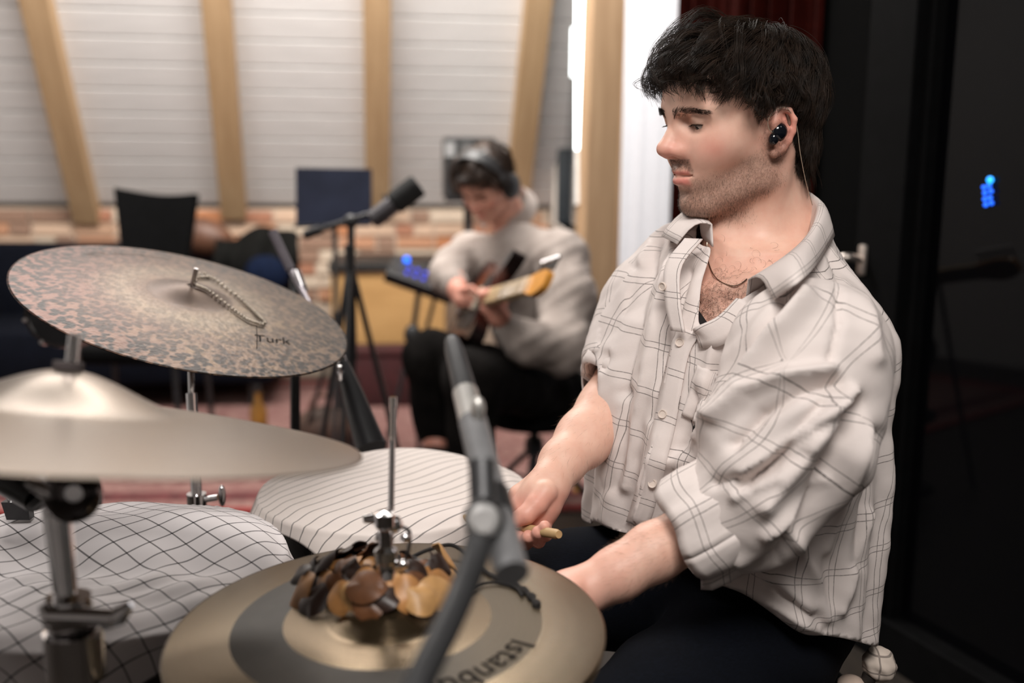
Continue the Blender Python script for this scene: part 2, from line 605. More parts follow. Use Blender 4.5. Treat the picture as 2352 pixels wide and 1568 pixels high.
# rafters standing proud of the boards
PINE = wood_mat('rafter_pine', srgb(168, 138, 104), srgb(192, 162, 126), 2, 1.0)
def slope_pt(px, py, off=0.0):
    a = P(px, py, 1.0) - CAM
    o = S0 + SN * off
    t_ = (o - CAM).dot(SN) / a.dot(SN)
    return CAM + a * t_
raf = [((75, 0), (198, 515), 'leftmost slanting pine rafter on the white boards'),
       ((494, 0), (536, 505), 'pine rafter rising behind the black chair'),
       ((866, 0), (868, 480), 'pine rafter rising behind the navy panel'),
       ((1240, 0), (1192, 440), 'pine rafter above the guitarist, nearest the post')]
for (a, b, lab) in raf:
    pa, pb = slope_pt(*a, off=0.09), slope_pt(*b, off=0.09)
    d = (pa - pb).normalized()
    top = pa + d * 0.7
    bot = pb
    x = d.cross(SN).normalized()
    R = rot_from(x, SN, d)
    L = (top - bot).length
    m = MB().box((0, 0, 0), (0.135, 0.11, L), bevel=0.004)
    o = m.build('ceiling_beam', PINE, smooth=False)
    o.matrix_world = Matrix.Translation((top + bot) / 2 - SN * 0.055) @ R.to_4x4()
    tag(o, lab, 'beam', 'rafters', 'structure')

# gable side: tall dark window, post, white drape, red curtain, glass door
gA = wallpt(1262, 478); gA.z = 0
gB = P(1322, 478, 4.2); gB.z = 0
gd = (gB - gA).normalized(); gL = (gB - gA).length
gn = Vector((-gd.y, gd.x, 0))
if gn.x > 0: gn = -gn
RG = rot_from(gd, -gn, Vector((0, 0, 1)))
GWALL = simple('gable_plaster', srgb(214, 204, 194)[:3], 0.8, 0, 0.05, 12, 0.1)
gw = MB()
gw.box(gA + gd * 0.09 - gn * 0.06 + Vector((0, 0, 1.7)), (0.18, 0.1, 3.4), RG)
gw.box(gA + gd * (gL / 2) - gn * 0.06 + Vector((0, 0, 0.45)), (gL, 0.1, 0.9), RG)
gw.box(gA + gd * (gL / 2) - gn * 0.06 + Vector((0, 0, 2.9)), (gL, 0.1, 1.2), RG)
tag(gw.build('wall_gable', GWALL, smooth=False), 'narrow pale gable wall beside the tall dark window', kind='structure')
NIGHT = simple('night_glass', (0.006, 0.009, 0.012), 0.08, 0, 0.2, 2)
wn = thing('window_1', gA + gd * 1.3, 'tall dark night window between rafter and post', kind='structure')
MB().box(gA + gd * (0.18 + (gL - 0.18) / 2) - gn * 0.08 + Vector((0, 0, 1.6)), (gL - 0.18, 0.02, 1.5), RG).build('pane', NIGHT, wn, False)
fr = MB()
for zz in (0.87, 2.33): fr.box(gA + gd * (0.18 + (gL - 0.18) / 2) - gn * 0.06 + Vector((0, 0, zz)), (gL - 0.18, 0.07, 0.06), RG, 0.004)
fr.box(gA + gd * 0.21 - gn * 0.06 + Vector((0, 0, 1.6)), (0.06, 0.07, 1.4), RG, 0.004)
fr.build('window_frame', simple('dark_frame', (0.02, 0.025, 0.03), 0.4), wn, False)

# post
OAK = wood_mat('post_oak', srgb(158, 128, 98), srgb(182, 152, 120), 2, 0.8)
pd = 3.95
pc = (P(1338, 600, pd) + P(1424, 600, pd)) / 2; pc.z = 0
m = MB().box((0, 0, 0), (0.15, 0.15, 3.3), bevel=0.006)
post = m.build('timber_post', OAK, smooth=False)
post.matrix_world = Matrix.Translation(pc + Vector((0, 0.07, 1.65))) @ Matrix.Rotation(math.radians(10), 4, 'Z') @ Matrix.Rotation(math.radians(0.9), 4, 'Y')
tag(post, 'broad vertical oak post between guitarist and drummer', 'post', kind='structure')
m = MB().box((0, 0, 0), (0.05, 0.06, 3.3), bevel=0.004)
trim = m.build('trim_1', wood_mat('trim_wood', srgb(148, 116, 88), srgb(170, 138, 106), 2), smooth=False)
tp = P(1436, 600, 3.93); tp.z = 1.65
trim.matrix_world = Matrix.Translation(tp + Vector((0, 0.05, 0))) @ Matrix.Rotation(math.radians(0.9), 4, 'Y')
tag(trim, 'brown wooden trim strip along the oak post', kind='structure')

# LED tube beside the post
lt = thing('led_tube_light', P(1336, 470, 4.02), 'glowing white LED tube standing beside the oak post', 'lamp')
a, b = P(1337, -260, 4.02), P(1336, 345, 4.02)
MB().tube([a, b], 0.026, 16).build('tube', emit('led_white', (0.93, 1.0, 0.97, 1), 9.0), lt)
MB().tube([b, P(1336, 470, 4.02)], 0.028, 16).build('end_cap', simple('lamp_white', (0.75, 0.72, 0.68), 0.5), lt)
MB().box(P(1318, 120, 4.03), (0.02, 0.03, 0.19)).build('driver_box', emit('led_white_b', (0.93, 1.0, 0.97, 1), 5.0), lt, False)

# the right-hand wall line
WA = Vector((0.30, 4.1, 0)); WB = Vector((1.07, 2.08, 0))
wd = (WB - WA).normalized(); wnrm = Vector((wd.y, -wd.x, 0))
if wnrm.x > 0: wnrm = -wnrm
RWL = rot_from(wd, -wnrm, Vector((0, 0, 1)))
def wallr(px):
    r = (P(px, 600, 1) - CAM); r.z = 0
    # intersect ray with line
    den = r.x * wd.y - r.y * wd.x
    s = (WA.x * r.y - WA.y * r.x) / -den
    s = ((-WA.x) * r.y + WA.y * r.x) / (wd.x * r.y - wd.y * r.x)
    return s
def cloth_wall(name, px0, px1, z0, z1, mat, folds, amp, off, label, cat, kind=None, seed=1):
    s0, s1 = wallr(px0), wallr(px1)
    nu, nv = 120, 14
    G = np.zeros((nu, nv, 3)); r = random.Random(seed)
    ph = [r.uniform(0, 6.28) for _ in range(4)]
    for i in range(nu):
        u = i / (nu - 1)
        for j in range(nv):
            v = j / (nv - 1)
            w = amp * (math.sin(u * folds * 6.283 + ph[0] + 0.3 * math.sin(v * 2)) + 0.4 * math.sin(u * folds * 14 + ph[1])) * (1 - 0.35 * v)
            p = WA + wd * (s0 + (s1 - s0) * u) + wnrm * (off + w) + Vector((0, 0, z0 + (z1 - z0) * v))
            G[i, j] = p
    o = MB().sheet(G, 0.004).build(name, mat)
    tag(o, label, cat, kind=kind)
    return o
s_end = wallr(2700)
wallback = MB().box(WA + wd * (s_end / 2) - wnrm * 0.16 + Vector((0, 0, 1.65)), (s_end + 0.2, 0.04, 3.3), RWL).build('wall_right', simple('dark_wall', (0.012, 0.011, 0.011), 0.9), smooth=False)
tag(wallback, 'dark wall behind the curtain and glass door', kind='structure')
cloth_wall('white_drape', 1452, 1582, 0.02, 2.7, simple('white_cotton', srgb(196, 198, 204)[:3], 0.8, 0, 0.03, 50), 3, 0.008, 0.05, 'bright white hanging drape behind the drummer\'s face', 'curtain')
cloth_wall('red_curtain', 1592, 1912, 0.02, 2.7, simple('red_velvet', (0.022, 0.0024, 0.0014), 0.95, 0, 0.25, 60, spec=0.05), 7, 0.03, 0.06, 'dark red curtain behind the drummer\'s hair', 'curtain', seed=4)
# black blind edge between curtain and door
bl = MB().box(WA + wd * (wallr(1962)) + wnrm * 0.05 + Vector((0, 0, 1.4)), ((wallr(2022) - wallr(1905)) * 1.0, 0.03, 2.8), RWL)
tag(bl.build('trim_2', simple('black_cloth', (0.0015, 0.0015, 0.0015), 0.95, spec=.05), smooth=False), 'black strip between red curtain and glass door', kind='structure')

# glass door
DF = simple('door_frame_anthracite', (0.0030, 0.0030, 0.0032), 0.7, 0, 0.2, 20, spec=.05)
door = thing('door_1', WA + wd * wallr(2150), 'dark anthracite glass door with lever handle behind the drummer', kind='structure')
sa, sb, sc_ = wallr(2026), wallr(2132), wallr(2640)
zt = 2.5
MB().box(WA + wd * ((sa + sb) / 2) + wnrm * 0.05 + Vector((0, 0, zt / 2)), (sb - sa, 0.07, zt), RWL, 0.004).build('door_stile', DF, door, False)
MB().box(WA + wd * (sb + 0.012) + wnrm * 0.035 + Vector((0, 0, zt / 2)), (0.03, 0.05, zt), RWL, 0.004).build('glazing_bead', DF, door, False)
MB().box(WA + wd * ((sb + sc_) / 2) + wnrm * 0.05 + Vector((0, 0, 0.05)), (sc_ - sb, 0.06, 0.12), RWL, 0.004).build('bottom_rail', DF, door, False)
MB().box(WA + wd * ((sb + sc_) / 2) + wnrm * 0.05 + Vector((0, 0, zt)), (sc_ - sb, 0.06, 0.1), RWL, 0.004).build('top_rail', DF, door, False)
t = NT('dark_door_glass')
t.out(Base_Color=(0.002, 0.002, 0.0025, 1), Roughness=0.03, Metallic=0.0)
t.b.inputs['Specular IOR Level'].default_value = 0.10
MB().box(WA + wd * ((sb + sc_) / 2) + wnrm * 0.02 + Vector((0, 0, zt / 2)), (sc_ - sb, 0.012, zt - 0.06), RWL).build('pane', t.m, door, False)
hs = WA + wd * wallr(2047) + wnrm * 0.088
ph = proj(hs + Vector((0, 0, 1.0)))
hz = 1.0 + (ph[1] - 597) / FPX * ph[2]
h0 = hs + Vector((0, 0, hz))
HAND = simple('satin_nickel', (0.62, 0.55, 0.50), 0.32, 0.9, 0.06)
hd = MB().box(h0, (0.026, 0.012, 0.075), RWL, 0.006).build('handle_plate', HAND, door)
lev = [h0 + wnrm * 0.0, h0 + wnrm * 0.045 + Vector((0, 0, .008)), h0 + wnrm * 0.055 - wd * 0.03 + Vector((0, 0, -.002)), h0 + wnrm * 0.055 - wd * 0.075 + Vector((0, 0, -.035)), h0 + wnrm * 0.05 - wd * 0.10 + Vector((0, 0, -.075))]
MB().tube(smooth_path(lev, 20), 0.0095, 12).build('lever', HAND, hd)

# blue-lit pads set on the glass, made to glow in place of a reflection
bp = thing('blue_led_reflection', P(2266, 480, 2.02), 'cluster of blue lit pads set on the dark door glass in place of a reflection', 'reflection')
BLUE = emit('blue_reflection_glow', (0.01, 0.13, 1.0, 1), 2.2)
BLUEB = emit('blue_reflection_bright', (0.02, 0.32, 1.0, 1), 3.0)
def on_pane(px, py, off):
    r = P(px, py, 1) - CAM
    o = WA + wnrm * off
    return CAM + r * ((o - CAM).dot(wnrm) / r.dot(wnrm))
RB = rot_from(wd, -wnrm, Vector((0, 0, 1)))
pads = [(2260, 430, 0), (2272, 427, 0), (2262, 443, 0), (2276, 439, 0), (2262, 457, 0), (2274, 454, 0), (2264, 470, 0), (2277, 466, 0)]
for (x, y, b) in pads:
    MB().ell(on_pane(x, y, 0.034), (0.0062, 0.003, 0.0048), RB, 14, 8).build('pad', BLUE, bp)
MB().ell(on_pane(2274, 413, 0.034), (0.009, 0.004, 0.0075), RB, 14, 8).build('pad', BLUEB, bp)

# rugs
t = NT('red_persian_rug')
co = t.coord('Object')
v1 = t.new('ShaderNodeTexVoronoi'); v1.inputs['Scale'].default_value = 9; t.l.new(co, v1.inputs['Vector'])
n1 = t.noise(co, 26, 5, 0.7); n2 = t.noise(co, 4, 3); n3 = t.noise(t.mapping(co, (1, 3, 1)), 90, 2)
c = t.ramp(n1, [(0.3, srgb(74, 40, 40)), (0.46, srgb(122, 86, 82)), (0.58, srgb(150, 122, 114)), (0.72, srgb(104, 46, 44))])
c2 = t.ramp(v1.outputs['Distance'], [(0.1, srgb(104, 28, 28)), (0.3, srgb(142, 106, 98)), (0.5, srgb(100, 40, 40))])
c = t.mix(t.math('MULTIPLY', n2, 0.7), c, c2)
c = t.mix(0.25, c, t.ramp(n3, [(0.3, (0.04, 0.016, 0.016, 1)), (0.7, srgb(160, 128, 120))]))
t.out(Base_Color=c, Roughness=0.95); t.bump(n3, 0.5, 0.006)
RUG = t.m
def rug(name, cx, cy, sx, sy, yaw, label, z=0.0):
    r = thing(name, (cx, cy, z), label, 'rug')
    R = Matrix.Rotation(yaw, 3, 'Z')
    MB().box((cx, cy, z + 0.007), (sx, sy, 0.012), R, 0.003).build('field', RUG, r, False)
    bmt = simple('rug_red_border', srgb(122, 34, 32)[:3], 0.95, 0, 0.35, 60, 0.4)
    dk = simple('rug_dark_border', srgb(84, 40, 40)[:3], 0.95, 0, 0.5, 30, 0.4)
    for sgn in (-1, 1):
        MB().box(Vector((cx, cy, z + 0.009)) + R @ Vector((0, sgn * (sy / 2 - 0.02), 0)), (sx, 0.04, 0.012), R, 0.003).build('border_stripe', bmt, r, False)
        MB().box(Vector((cx, cy, z + 0.0085)) + R @ Vector((0, sgn * (sy / 2 - 0.17), 0)), (sx, 0.10, 0.012), R, 0.003).build('border_band', dk, r, False)
        MB().box(Vector((cx, cy, z + 0.009)) + R @ Vector((sgn * (sx / 2 - 0.06), 0, 0)), (0.12, sy, 0.012), R, 0.003).build('border_stripe', bmt, r, False)
    return r
rug('persian_rug', -1.0, 4.42, 3.2, 2.24, math.radians(3), 'faded red and pink patterned rug under the guitarist')

# the rest of the room, behind and beside the camera
wl = MB().box((-3.3, 2.0, 1.6), (0.06, 8.4, 3.2)).build('wall_left', WHITEB, smooth=False); tag(wl, 'white boarded wall on the left, out of view', kind='structure')
wf = MB().box((0.2, -2.2, 1.6), (6.0, 0.06, 3.2)).build('wall_front', WHITEB, smooth=False); tag(wf, 'white boarded wall behind the camera', kind='structure')
# ------------------------------------------------------------------ drum kit
def disc_frame(cx, cy, ratio, phi_deg, a_px, R):
    """centre, normal and in-plane axes of a disc whose photo outline is an ellipse"""
    d = FPX * R / a_px
    c = P(cx, cy, d)
    ray = (c - CAM).normalized()
    rx = (_R - ray * _R.dot(ray)).normalized()
    ry = ray.cross(rx)
    if ry.dot(_U) < 0: ry = -ry
    ph = math.radians(phi_deg)
    e = math.asin(ratio)
    n = (rx * math.sin(ph) + ry * math.cos(ph)) * math.cos(e) - ray * math.sin(e)
    n.normalize()
    ax = (rx * math.cos(ph) - ry * math.sin(ph)).normalized()
    ay = n.cross(ax).normalized()
    return c, n, ax, ay

def cym_h(r, R, rise, bell_r, bell_h):
    """height of the top surface at radius r (0 at the rim)"""
    u = r / R
    h = rise * (1 - u ** 1.7)
    if r < bell_r:
        w = r / bell_r
        h += bell_h * (0.35 * (1 - w * w) + 0.65 * (0.5 + 0.5 * math.cos(math.pi * w)))
    return h

def cymbal_mesh(c, n, ax, ay, R, rise, bell_r, bell_h, nr=60, na=120, th=0.0013):
    rs = np.concatenate([np.linspace(0.006, bell_r, 16), np.linspace(bell_r, R, nr)[1:]])
    A = np.linspace(0, 2 * np.pi, na, endpoint=False)
    hs = np.array([cym_h(r, R, rise, bell_r, bell_h) for r in rs])
    ca, na_, axa, aya = [np.array(q) for q in (c, n, ax, ay)]
    top = ca + (rs[:, None, None] * (np.cos(A)[None, :, None] * axa + np.sin(A)[None, :, None] * aya)) + hs[:, None, None] * na_
    bot = top - na_ * th
    allv = np.concatenate([top.reshape(-1, 3), bot[::-1].reshape(-1, 3)])
    m = 2 * len(rs); f = []
    k = np.arange(na); k2 = (k + 1) % na
    for i in range(m):
        j = (i + 1) % m
        f.append(np.stack([i * na + k, i * na + k2, j * na + k2, j * na + k], 1))
    f = np.concatenate(f)
    return allv, f[:, ::-1]

def cym_attr(v, c, ax, ay, R):
    q = v - np.array(c)
    x = q @ np.array(ax) / R; y = q @ np.array(ay) / R
    return {'cyx': x, 'cyy': y}

def cym_coords(t):
    a = t.new('ShaderNodeAttribute', attribute_name='cyx').outputs['Fac']
    b = t.new('ShaderNodeAttribute', attribute_name='cyy').outputs['Fac']
    r = t.math('SQRT', t.math('ADD', t.math('MULTIPLY', a, a), t.math('MULTIPLY', b, b)))
    cb = t.new('ShaderNodeCombineXYZ'); t.l.new(a, cb.inputs[0]); t.l.new(b, cb.inputs[1])
    return a, b, r, cb.outputs[0]

def cym_tangent(t, a, b):
    t.b.inputs['Anisotropic'].default_value = 0.6

# ride: brown patina, hammered
t = NT('ride_bronze_patina')
a, b, r, vec = cym_coords(t)
vo = t.new('ShaderNodeTexVoronoi'); vo.inputs['Scale'].default_value = 42; t.l.new(vec, vo.inputs['Vector'])
vs2 = t.new('ShaderNodeTexVoronoi'); vs2.inputs['Scale'].default_value = 30; vs2.feature = 'SMOOTH_F1'
dv2 = t.new('ShaderNodeVectorMath', operation='MULTIPLY_ADD')
t.l.new(t.noise(vec, 14, 3, out='Color'), dv2.inputs[0]); dv2.inputs[1].default_value = (.06, .06, 0); t.l.new(vec, dv2.inputs[2])
t.l.new(dv2.outputs[0], vs2.inputs['Vector'])
n1 = t.noise(vec, 5, 4, 0.6); n2 = t.noise(vec, 34, 5, 0.7); n3 = t.noise(vec, 2.2, 2)
base = t.ramp(n1, [(0.3, srgb(90, 70, 58)), (0.5, srgb(112, 91, 75)), (0.7, srgb(122, 100, 77))])
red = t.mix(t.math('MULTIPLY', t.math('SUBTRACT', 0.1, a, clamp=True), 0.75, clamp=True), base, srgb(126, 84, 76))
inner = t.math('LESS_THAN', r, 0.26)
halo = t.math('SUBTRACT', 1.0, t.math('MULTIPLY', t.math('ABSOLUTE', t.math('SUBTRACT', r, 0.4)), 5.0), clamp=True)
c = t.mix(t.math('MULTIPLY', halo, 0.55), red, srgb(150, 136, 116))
c = t.mix(t.math('MULTIPLY', inner, 0.7), c, srgb(86, 66, 54))
spots = t.ramp(t.math('ADD', vs2.outputs['Distance'], t.math('MULTIPLY', t.math('SUBTRACT', n2, 0.5), 0.25)), [(0.34, (0, 0, 0, 1)), (0.58, (1, 1, 1, 1))])
c = t.mix(t.math('MULTIPLY', t.math('SUBTRACT', 1.0, spots), t.math('MULTIPLY', t.math('SUBTRACT', r, 0.1, clamp=True), 1.25, clamp=True)), c, srgb(34, 27, 23))
wv = t.math('SINE', t.math('MULTIPLY', r, 420))
c = t.mix(.36, c, (0.004, .003, .003, 1))
t.out(Base_Color=c, Metallic=0.72, Roughness=t.math('ADD', 0.36, t.math('MULTIPLY', n2, 0.14)))
hb = t.math('ADD', t.math('MULTIPLY', vo.outputs['Distance'], t.math('MULTIPLY', t.math('GREATER_THAN', r, 0.27), 0.8)), t.math('MULTIPLY', wv, 0.03))
t.bump(hb, 0.28, 0.0018)
RIDE_M = t.m
rc, rn, rax, ray_ = disc_frame(431, 701, 0.336, 13.1, 374.6, 0.255)
v, f = cymbal_mesh(rc, rn, rax, ray_, 0.255, 0.020, 0.062, 0.014)
ride = thing('ride_cymbal', rc, 'brown hammered bronze ride cymbal tilted on the thin stand, ball chain on it', 'cymbal')
np_mesh('plate', v, f, RIDE_M, ride, attr=cym_attr(v, rc, rax, ray_, 0.255))

def on_cym(px, py, c, n, R, rise, br, bh, lift=0.0):
    p = None; h = 0.0
    rayv = P(px, py, 1) - CAM
    for _ in range(6):
        o = c + n * (h + lift)
        tt = (o - CAM).dot(n) / rayv.dot(n)
        p = CAM + rayv * tt
        q = p - c; q -= n * q.dot(n)
        h = cym_h(min(q.length, R), R, rise, br, bh)
    return p
RIDEP = (rc, rn, 0.255, 0.020, 0.062, 0.014)
INK = simple('black_ink', (0.006, 0.005, 0.005), 0.8, spec=.1)

def cym_text(txt, cpar, ax, ay, ang, r0, size, mat, name, parent, shear=0.0, arc=True):
    """lettering bent round a cymbal; baseline circle r0 centred at angle ang"""
    c, n, R, rise, br, bh = cpar
    cu = bpy.data.curves.new('lettering', 'FONT'); cu.body = txt; cu.size = size; cu.shear = shear
    cu.align_x = 'CENTER'; cu.resolution_u = 3
    ob = bpy.data.objects.new('lettering', cu); COL.objects.link(ob)
    bpy.context.view_layer.update()
    me = bpy.data.meshes.new_from_object(ob)
    bpy.data.objects.remove(ob)
    bm = bmesh.new(); bm.from_mesh(me)
    bmesh.ops.triangulate(bm, faces=bm.faces)
    for vtx in bm.verts:
        x, y = vtx.co.x, vtx.co.y
        rr = r0 + y
        th = ang - x / r0
        q = c + (ax * math.cos(th) + ay * math.sin(th)) * rr + n * (cym_h(rr, R, rise, br, bh) + 0.0006)
        vtx.co = q
    bm.to_mesh(me); bm.free()
    return link_mesh(name, me, mat, parent, False)
def cym_ang(px, py, cpar, ax, ay):
    p = on_cym(px, py, *cpar); q = p - cpar[0]
    return math.atan2(q.dot(ay), q.dot(ax)), (q - cpar[1] * q.dot(cpar[1])).length
an, r0 = cym_ang(290, 582, RIDEP, rax, ray_)
cym_text('ISTANBUL', RIDEP, rax, ray_, an, r0 - 0.012, 0.032, simple('faint_stamp', srgb(104, 86, 74)[:3], 0.6), 'stamped_lettering', ride)
an, r0 = cym_ang(622, 775, RIDEP, rax, ray_)
# handwritten-looking ink word, upright to the viewer, on the near side
def cym_text_flat(txt, cpar, px, py, dx, dy, size, mat, name, parent, shear=0.25):
    c, n, R, rise, br, bh = cpar
    p0 = on_cym(px, py, *cpar); p1 = on_cym(px + dx, py + dy, *cpar)
    ex = (p1 - p0); ex -= n * ex.dot(n); ex.normalize(); ey = n.cross(ex)
    cu = bpy.data.curves.new('lettering', 'FONT'); cu.body = txt; cu.size = size; cu.shear = shear; cu.resolution_u = 3
    ob = bpy.data.objects.new('lettering', cu); COL.objects.link(ob)
    bpy.context.view_layer.update()
    me = bpy.data.meshes.new_from_object(ob); bpy.data.objects.remove(ob)
    bm = bmesh.new(); bm.from_mesh(me); bmesh.ops.triangulate(bm, faces=bm.faces)
    for vtx in bm.verts:
        q = p0 + ex * vtx.co.x + ey * vtx.co.y - c
        q -= n * q.dot(n)
        vtx.co = c + q + n * (cym_h(min(q.length, R), R, rise, br, bh) + 0.0006)
    bm.to_mesh(me); bm.free()
    return link_mesh(name, me, mat, parent, False)
cym_text_flat('Turk', RIDEP, 585, 783, 60, 6, 0.030, INK, 'ink_signature', ride, 0.35)
MB().tube([on_cym(x_, y_, *RIDEP, lift=.0005) for x_, y_ in ((589, 748), (591, 775), (590, 800))], .0007, 6).build('ink_stroke', INK, ride)

# ball chain
ch = thing('ball_chain', on_cym(467, 655, *RIDEP), 'steel ball chain sizzler looped over the ride cymbal post', 'chain')
beads = []
line1 = smooth_path([(452, 655), (480, 668), (530, 706), (568, 733), (604, 745)], 24)
line2 = smooth_path([(456, 636), (490, 640), (545, 680), (580, 712), (606, 736)], 24)
mbead = MB().ell((0, 0, 0), 0.0027, None, 10, 7)
bead0 = mbead.build('bead', simple('antique_steel', (0.42, 0.37, 0.31), 0.25, 1.0, 0.1), ch)
pts = [tuple(p) for p in line1] + [tuple(p) for p in line2] + [(450, 645), (458, 630), (470, 628), (478, 634), (609, 741)]
for i, (x, y) in enumerate(pts):
    o = bead0 if i == 0 else copy_part(bead0)
    o.parent = ch
    o.location = on_cym(x, y, *RIDEP, lift=0.0035) - ch.location
lw = [on_cym(x, y, *RIDEP, lift=0.003) for x, y in line1] + [on_cym(x, y, *RIDEP, lift=0.003) for x, y in line2[::-1]]
MB().tube(lw, 0.0006, 5).build('link_wire', simple('antique_steel', (0.4, 0.35, 0.3), 0.3, 1.0), ch)

# ride stand
rs = thing('cymbal_stand', (rc.x, rc.y, 0), 'slim chrome stand carrying the tilted ride cymbal', 'stand')
top = rc + rn * 0.034
dpx = proj(rc)
MB().tube([rc - rn * 0.05, rc + rn * 0.062], 0.0036, 12).build('tilter_rod', CHROME, rs)
MB().lathe([(0.0, 0.0), (0.011, 0), (0.011, 0.004), (0, 0.004)], rc - rn * 0.004, rn, 20).build('felt_washer', simple('felt_black', (0.02, 0.02, 0.02), 0.9), rs)
rdb = dpx[2] - 0.0
p1 = P(438, 838, rdb); p2 = P(440, 908, rdb)
MB().tube([rc - rn * 0.05, p1, p2], 0.0048, 12).build('upper_tube', CHROME, rs)
p3 = P(452, 1150, rdb)
base = Vector((p3.x + 0.02, p3.y + 0.03, 0.0))
MB().tube([p2 + Vector((0, 0, .004)), P(445, 1000, rdb), p3], 0.0085, 14).build('middle_tube', CHROME, rs)
MB().lathe([(0, -.012), (0.015, -.012), (0.015, .012), (0, .012)], p3, (0, 0, 1), 18).build('collar', CHROME, rs)
wn_ = MB().tube([p3, P(500, 1142, rdb)], 0.005, 10)
wn_.ell(P(510, 1138, rdb), (0.006, 0.006, 0.018), None, 12, 8)
wn_.build('wing_nut', CHROME, rs)
MB().tube([p3, p3 + (base - p3) * 0.82], 0.0125, 14).build('lower_tube', CHROME, rs)
for k in range(3):
    a_ = k * 2.094 + 0.5
    MB().tube([p3 + (base - p3) * 0.55, base + Vector((0.24 * math.cos(a_), 0.24 * math.sin(a_), 0.012))], 0.008, 8).build('leg', CHROME, rs)

# front crash: pale brushed bronze, out of focus
t = NT('pale_brushed_bronze')
a, b, r, vec = cym_coords(t)
rn_ = t.new('ShaderNodeCombineXYZ'); t.l.new(t.math('MULTIPLY', r, 60), rn_.inputs[0])
n1 = t.noise(rn_.outputs[0], 3, 3); n2 = t.noise(vec, 3, 3)
c = t.ramp(n1, [(0.3, srgb(148, 136, 124)), (0.7, srgb(170, 158, 147))])
c = t.mix(t.math('MULTIPLY', n2, 0.4), c, srgb(158, 138, 118))
c = t.mix(.28, c, (0.01, .01, .011, 1))
t.out(Base_Color=c, Metallic=0.8, Roughness=0.30); t.bump(n1, 0.12, 0.001)
CRASH_M = t.m
cc, cn, cax, cay = disc_frame(140, 982, 0.115, 4.2, 690, 0.245)
v, f = cymbal_mesh(cc, cn, cax, cay, 0.245, 0.022, 0.090, 0.026)
crash = thing('crash_cymbal', cc, 'pale gold crash cymbal in the left foreground, blurred', 'cymbal')
np_mesh('plate', v, f, CRASH_M, crash, attr=cym_attr(v, cc, cax, cay, 0.245))
cd = proj(cc)[2]
cs = thing('boom_cymbal_stand', (P(160, 1500, cd).x, P(160, 1500, cd).y, 0), 'chrome foreground cymbal stand with ball tilter and wing nuts', 'stand')
ctop = cc + cn * 0.048
MB().tube([P(152, 1105, cd), cc, ctop + cn * 0.004], 0.0038, 12).build('threaded_rod', CHROME, cs)
MB().tube([P(163, 855, cd), P(172, 768, cd)], 0.0052, 14).build('sleeve_nut', CHROME, cs)
MB().lathe([(0, 0), (0.012, 0), (0.012, 0.006), (0, 0.006)], ctop, cn, 18).build('felt_washer', simple('felt_dark', (0.05, 0.04, 0.04), 0.95), cs)
MB().tube([P(124, 1060, cd), P(130, 1150, cd)], 0.0052, 14).build('upper_post', CHROME, cs)
ball = MB().ell(P(165, 1134, cd - .012), (0.024, 0.016, 0.024), None, 22, 14)
ball.build('tilter_ball', simple('black_chrome', (0.10, 0.09, 0.09), 0.12, 1.0, 0.1), cs)
m = MB().tube([P(125, 1135, cd - .02), P(95, 1122, cd - .02), P(62, 1108, cd - .02)], [0.006, 0.006, 0.003], 10)
m.build('wing_bolt', CHROME, cs)
MB().lathe([(0, -.006), (0.007, -.006), (0.007, .004), (0, .004)], P(172, 1130, cd - .028), (0.2, -1, 0), 16).build('hub_cap', CHROME, cs)
MB().tube([P(132, 1180, cd - .005), P(152, 1370, cd - .005)], [0.0115, 0.0095], 16).build('tube', CHROME, cs)
MB().tube([P(112, 1165, cd + .012), P(118, 1225, cd + .012)], 0.006, 10).build('rear_bracket', CHROME, cs)
m = MB().lathe([(0, -.016), (0.0175, -.016), (0.019, 0), (0.0175, .016), (0, .016)], P(160, 1412, cd - .01), (0, 0, 1), 20)
m.build('clamp', CHROME, cs)
MB().tube([P(112, 1412, cd - .025), P(260, 1418, cd - .025)], [0.0085, 0.007], 14).build('clamp_barrel', CHROME, cs)
m = MB().tube([P(235, 1432, cd - .02), P(275, 1412, cd - .02), P(302, 1388, cd - .02)], [0.006, 0.0085, 0.003], 10)
m.build('wing_nut', CHROME, cs)
MB().tube([P(120, 1440, cd - .02), P(95, 1390, cd - .02)], [0.006, 0.003], 10).build('wing_nut', CHROME, cs)
lowp = P(178, 1600, cd - .01)
MB().tube([P(165, 1430, cd - .01), lowp, Vector((lowp.x, lowp.y, 0.25))], 0.0165, 18).build('lower_tube', simple('black_chrome', (0.1, .09, .09), 0.12, 1.0), cs)
m = MB().lathe([(0.018, -.02), (0.023, -.02), (0.023, .02), (0.018, .02)], P(172, 1500, cd - .01), (0, 0, 1), 20, True)
m.build('memory_lock', CHROME, cs)
for k in range(3):
    a_ = k * 2.094 + 1.1
    MB().tube([Vector((lowp.x, lowp.y, 0.35)), Vector((lowp.x + 0.26 * math.cos(a_), lowp.y + 0.26 * math.sin(a_), 0.012))], 0.009, 8).build('leg', CHROME, cs)

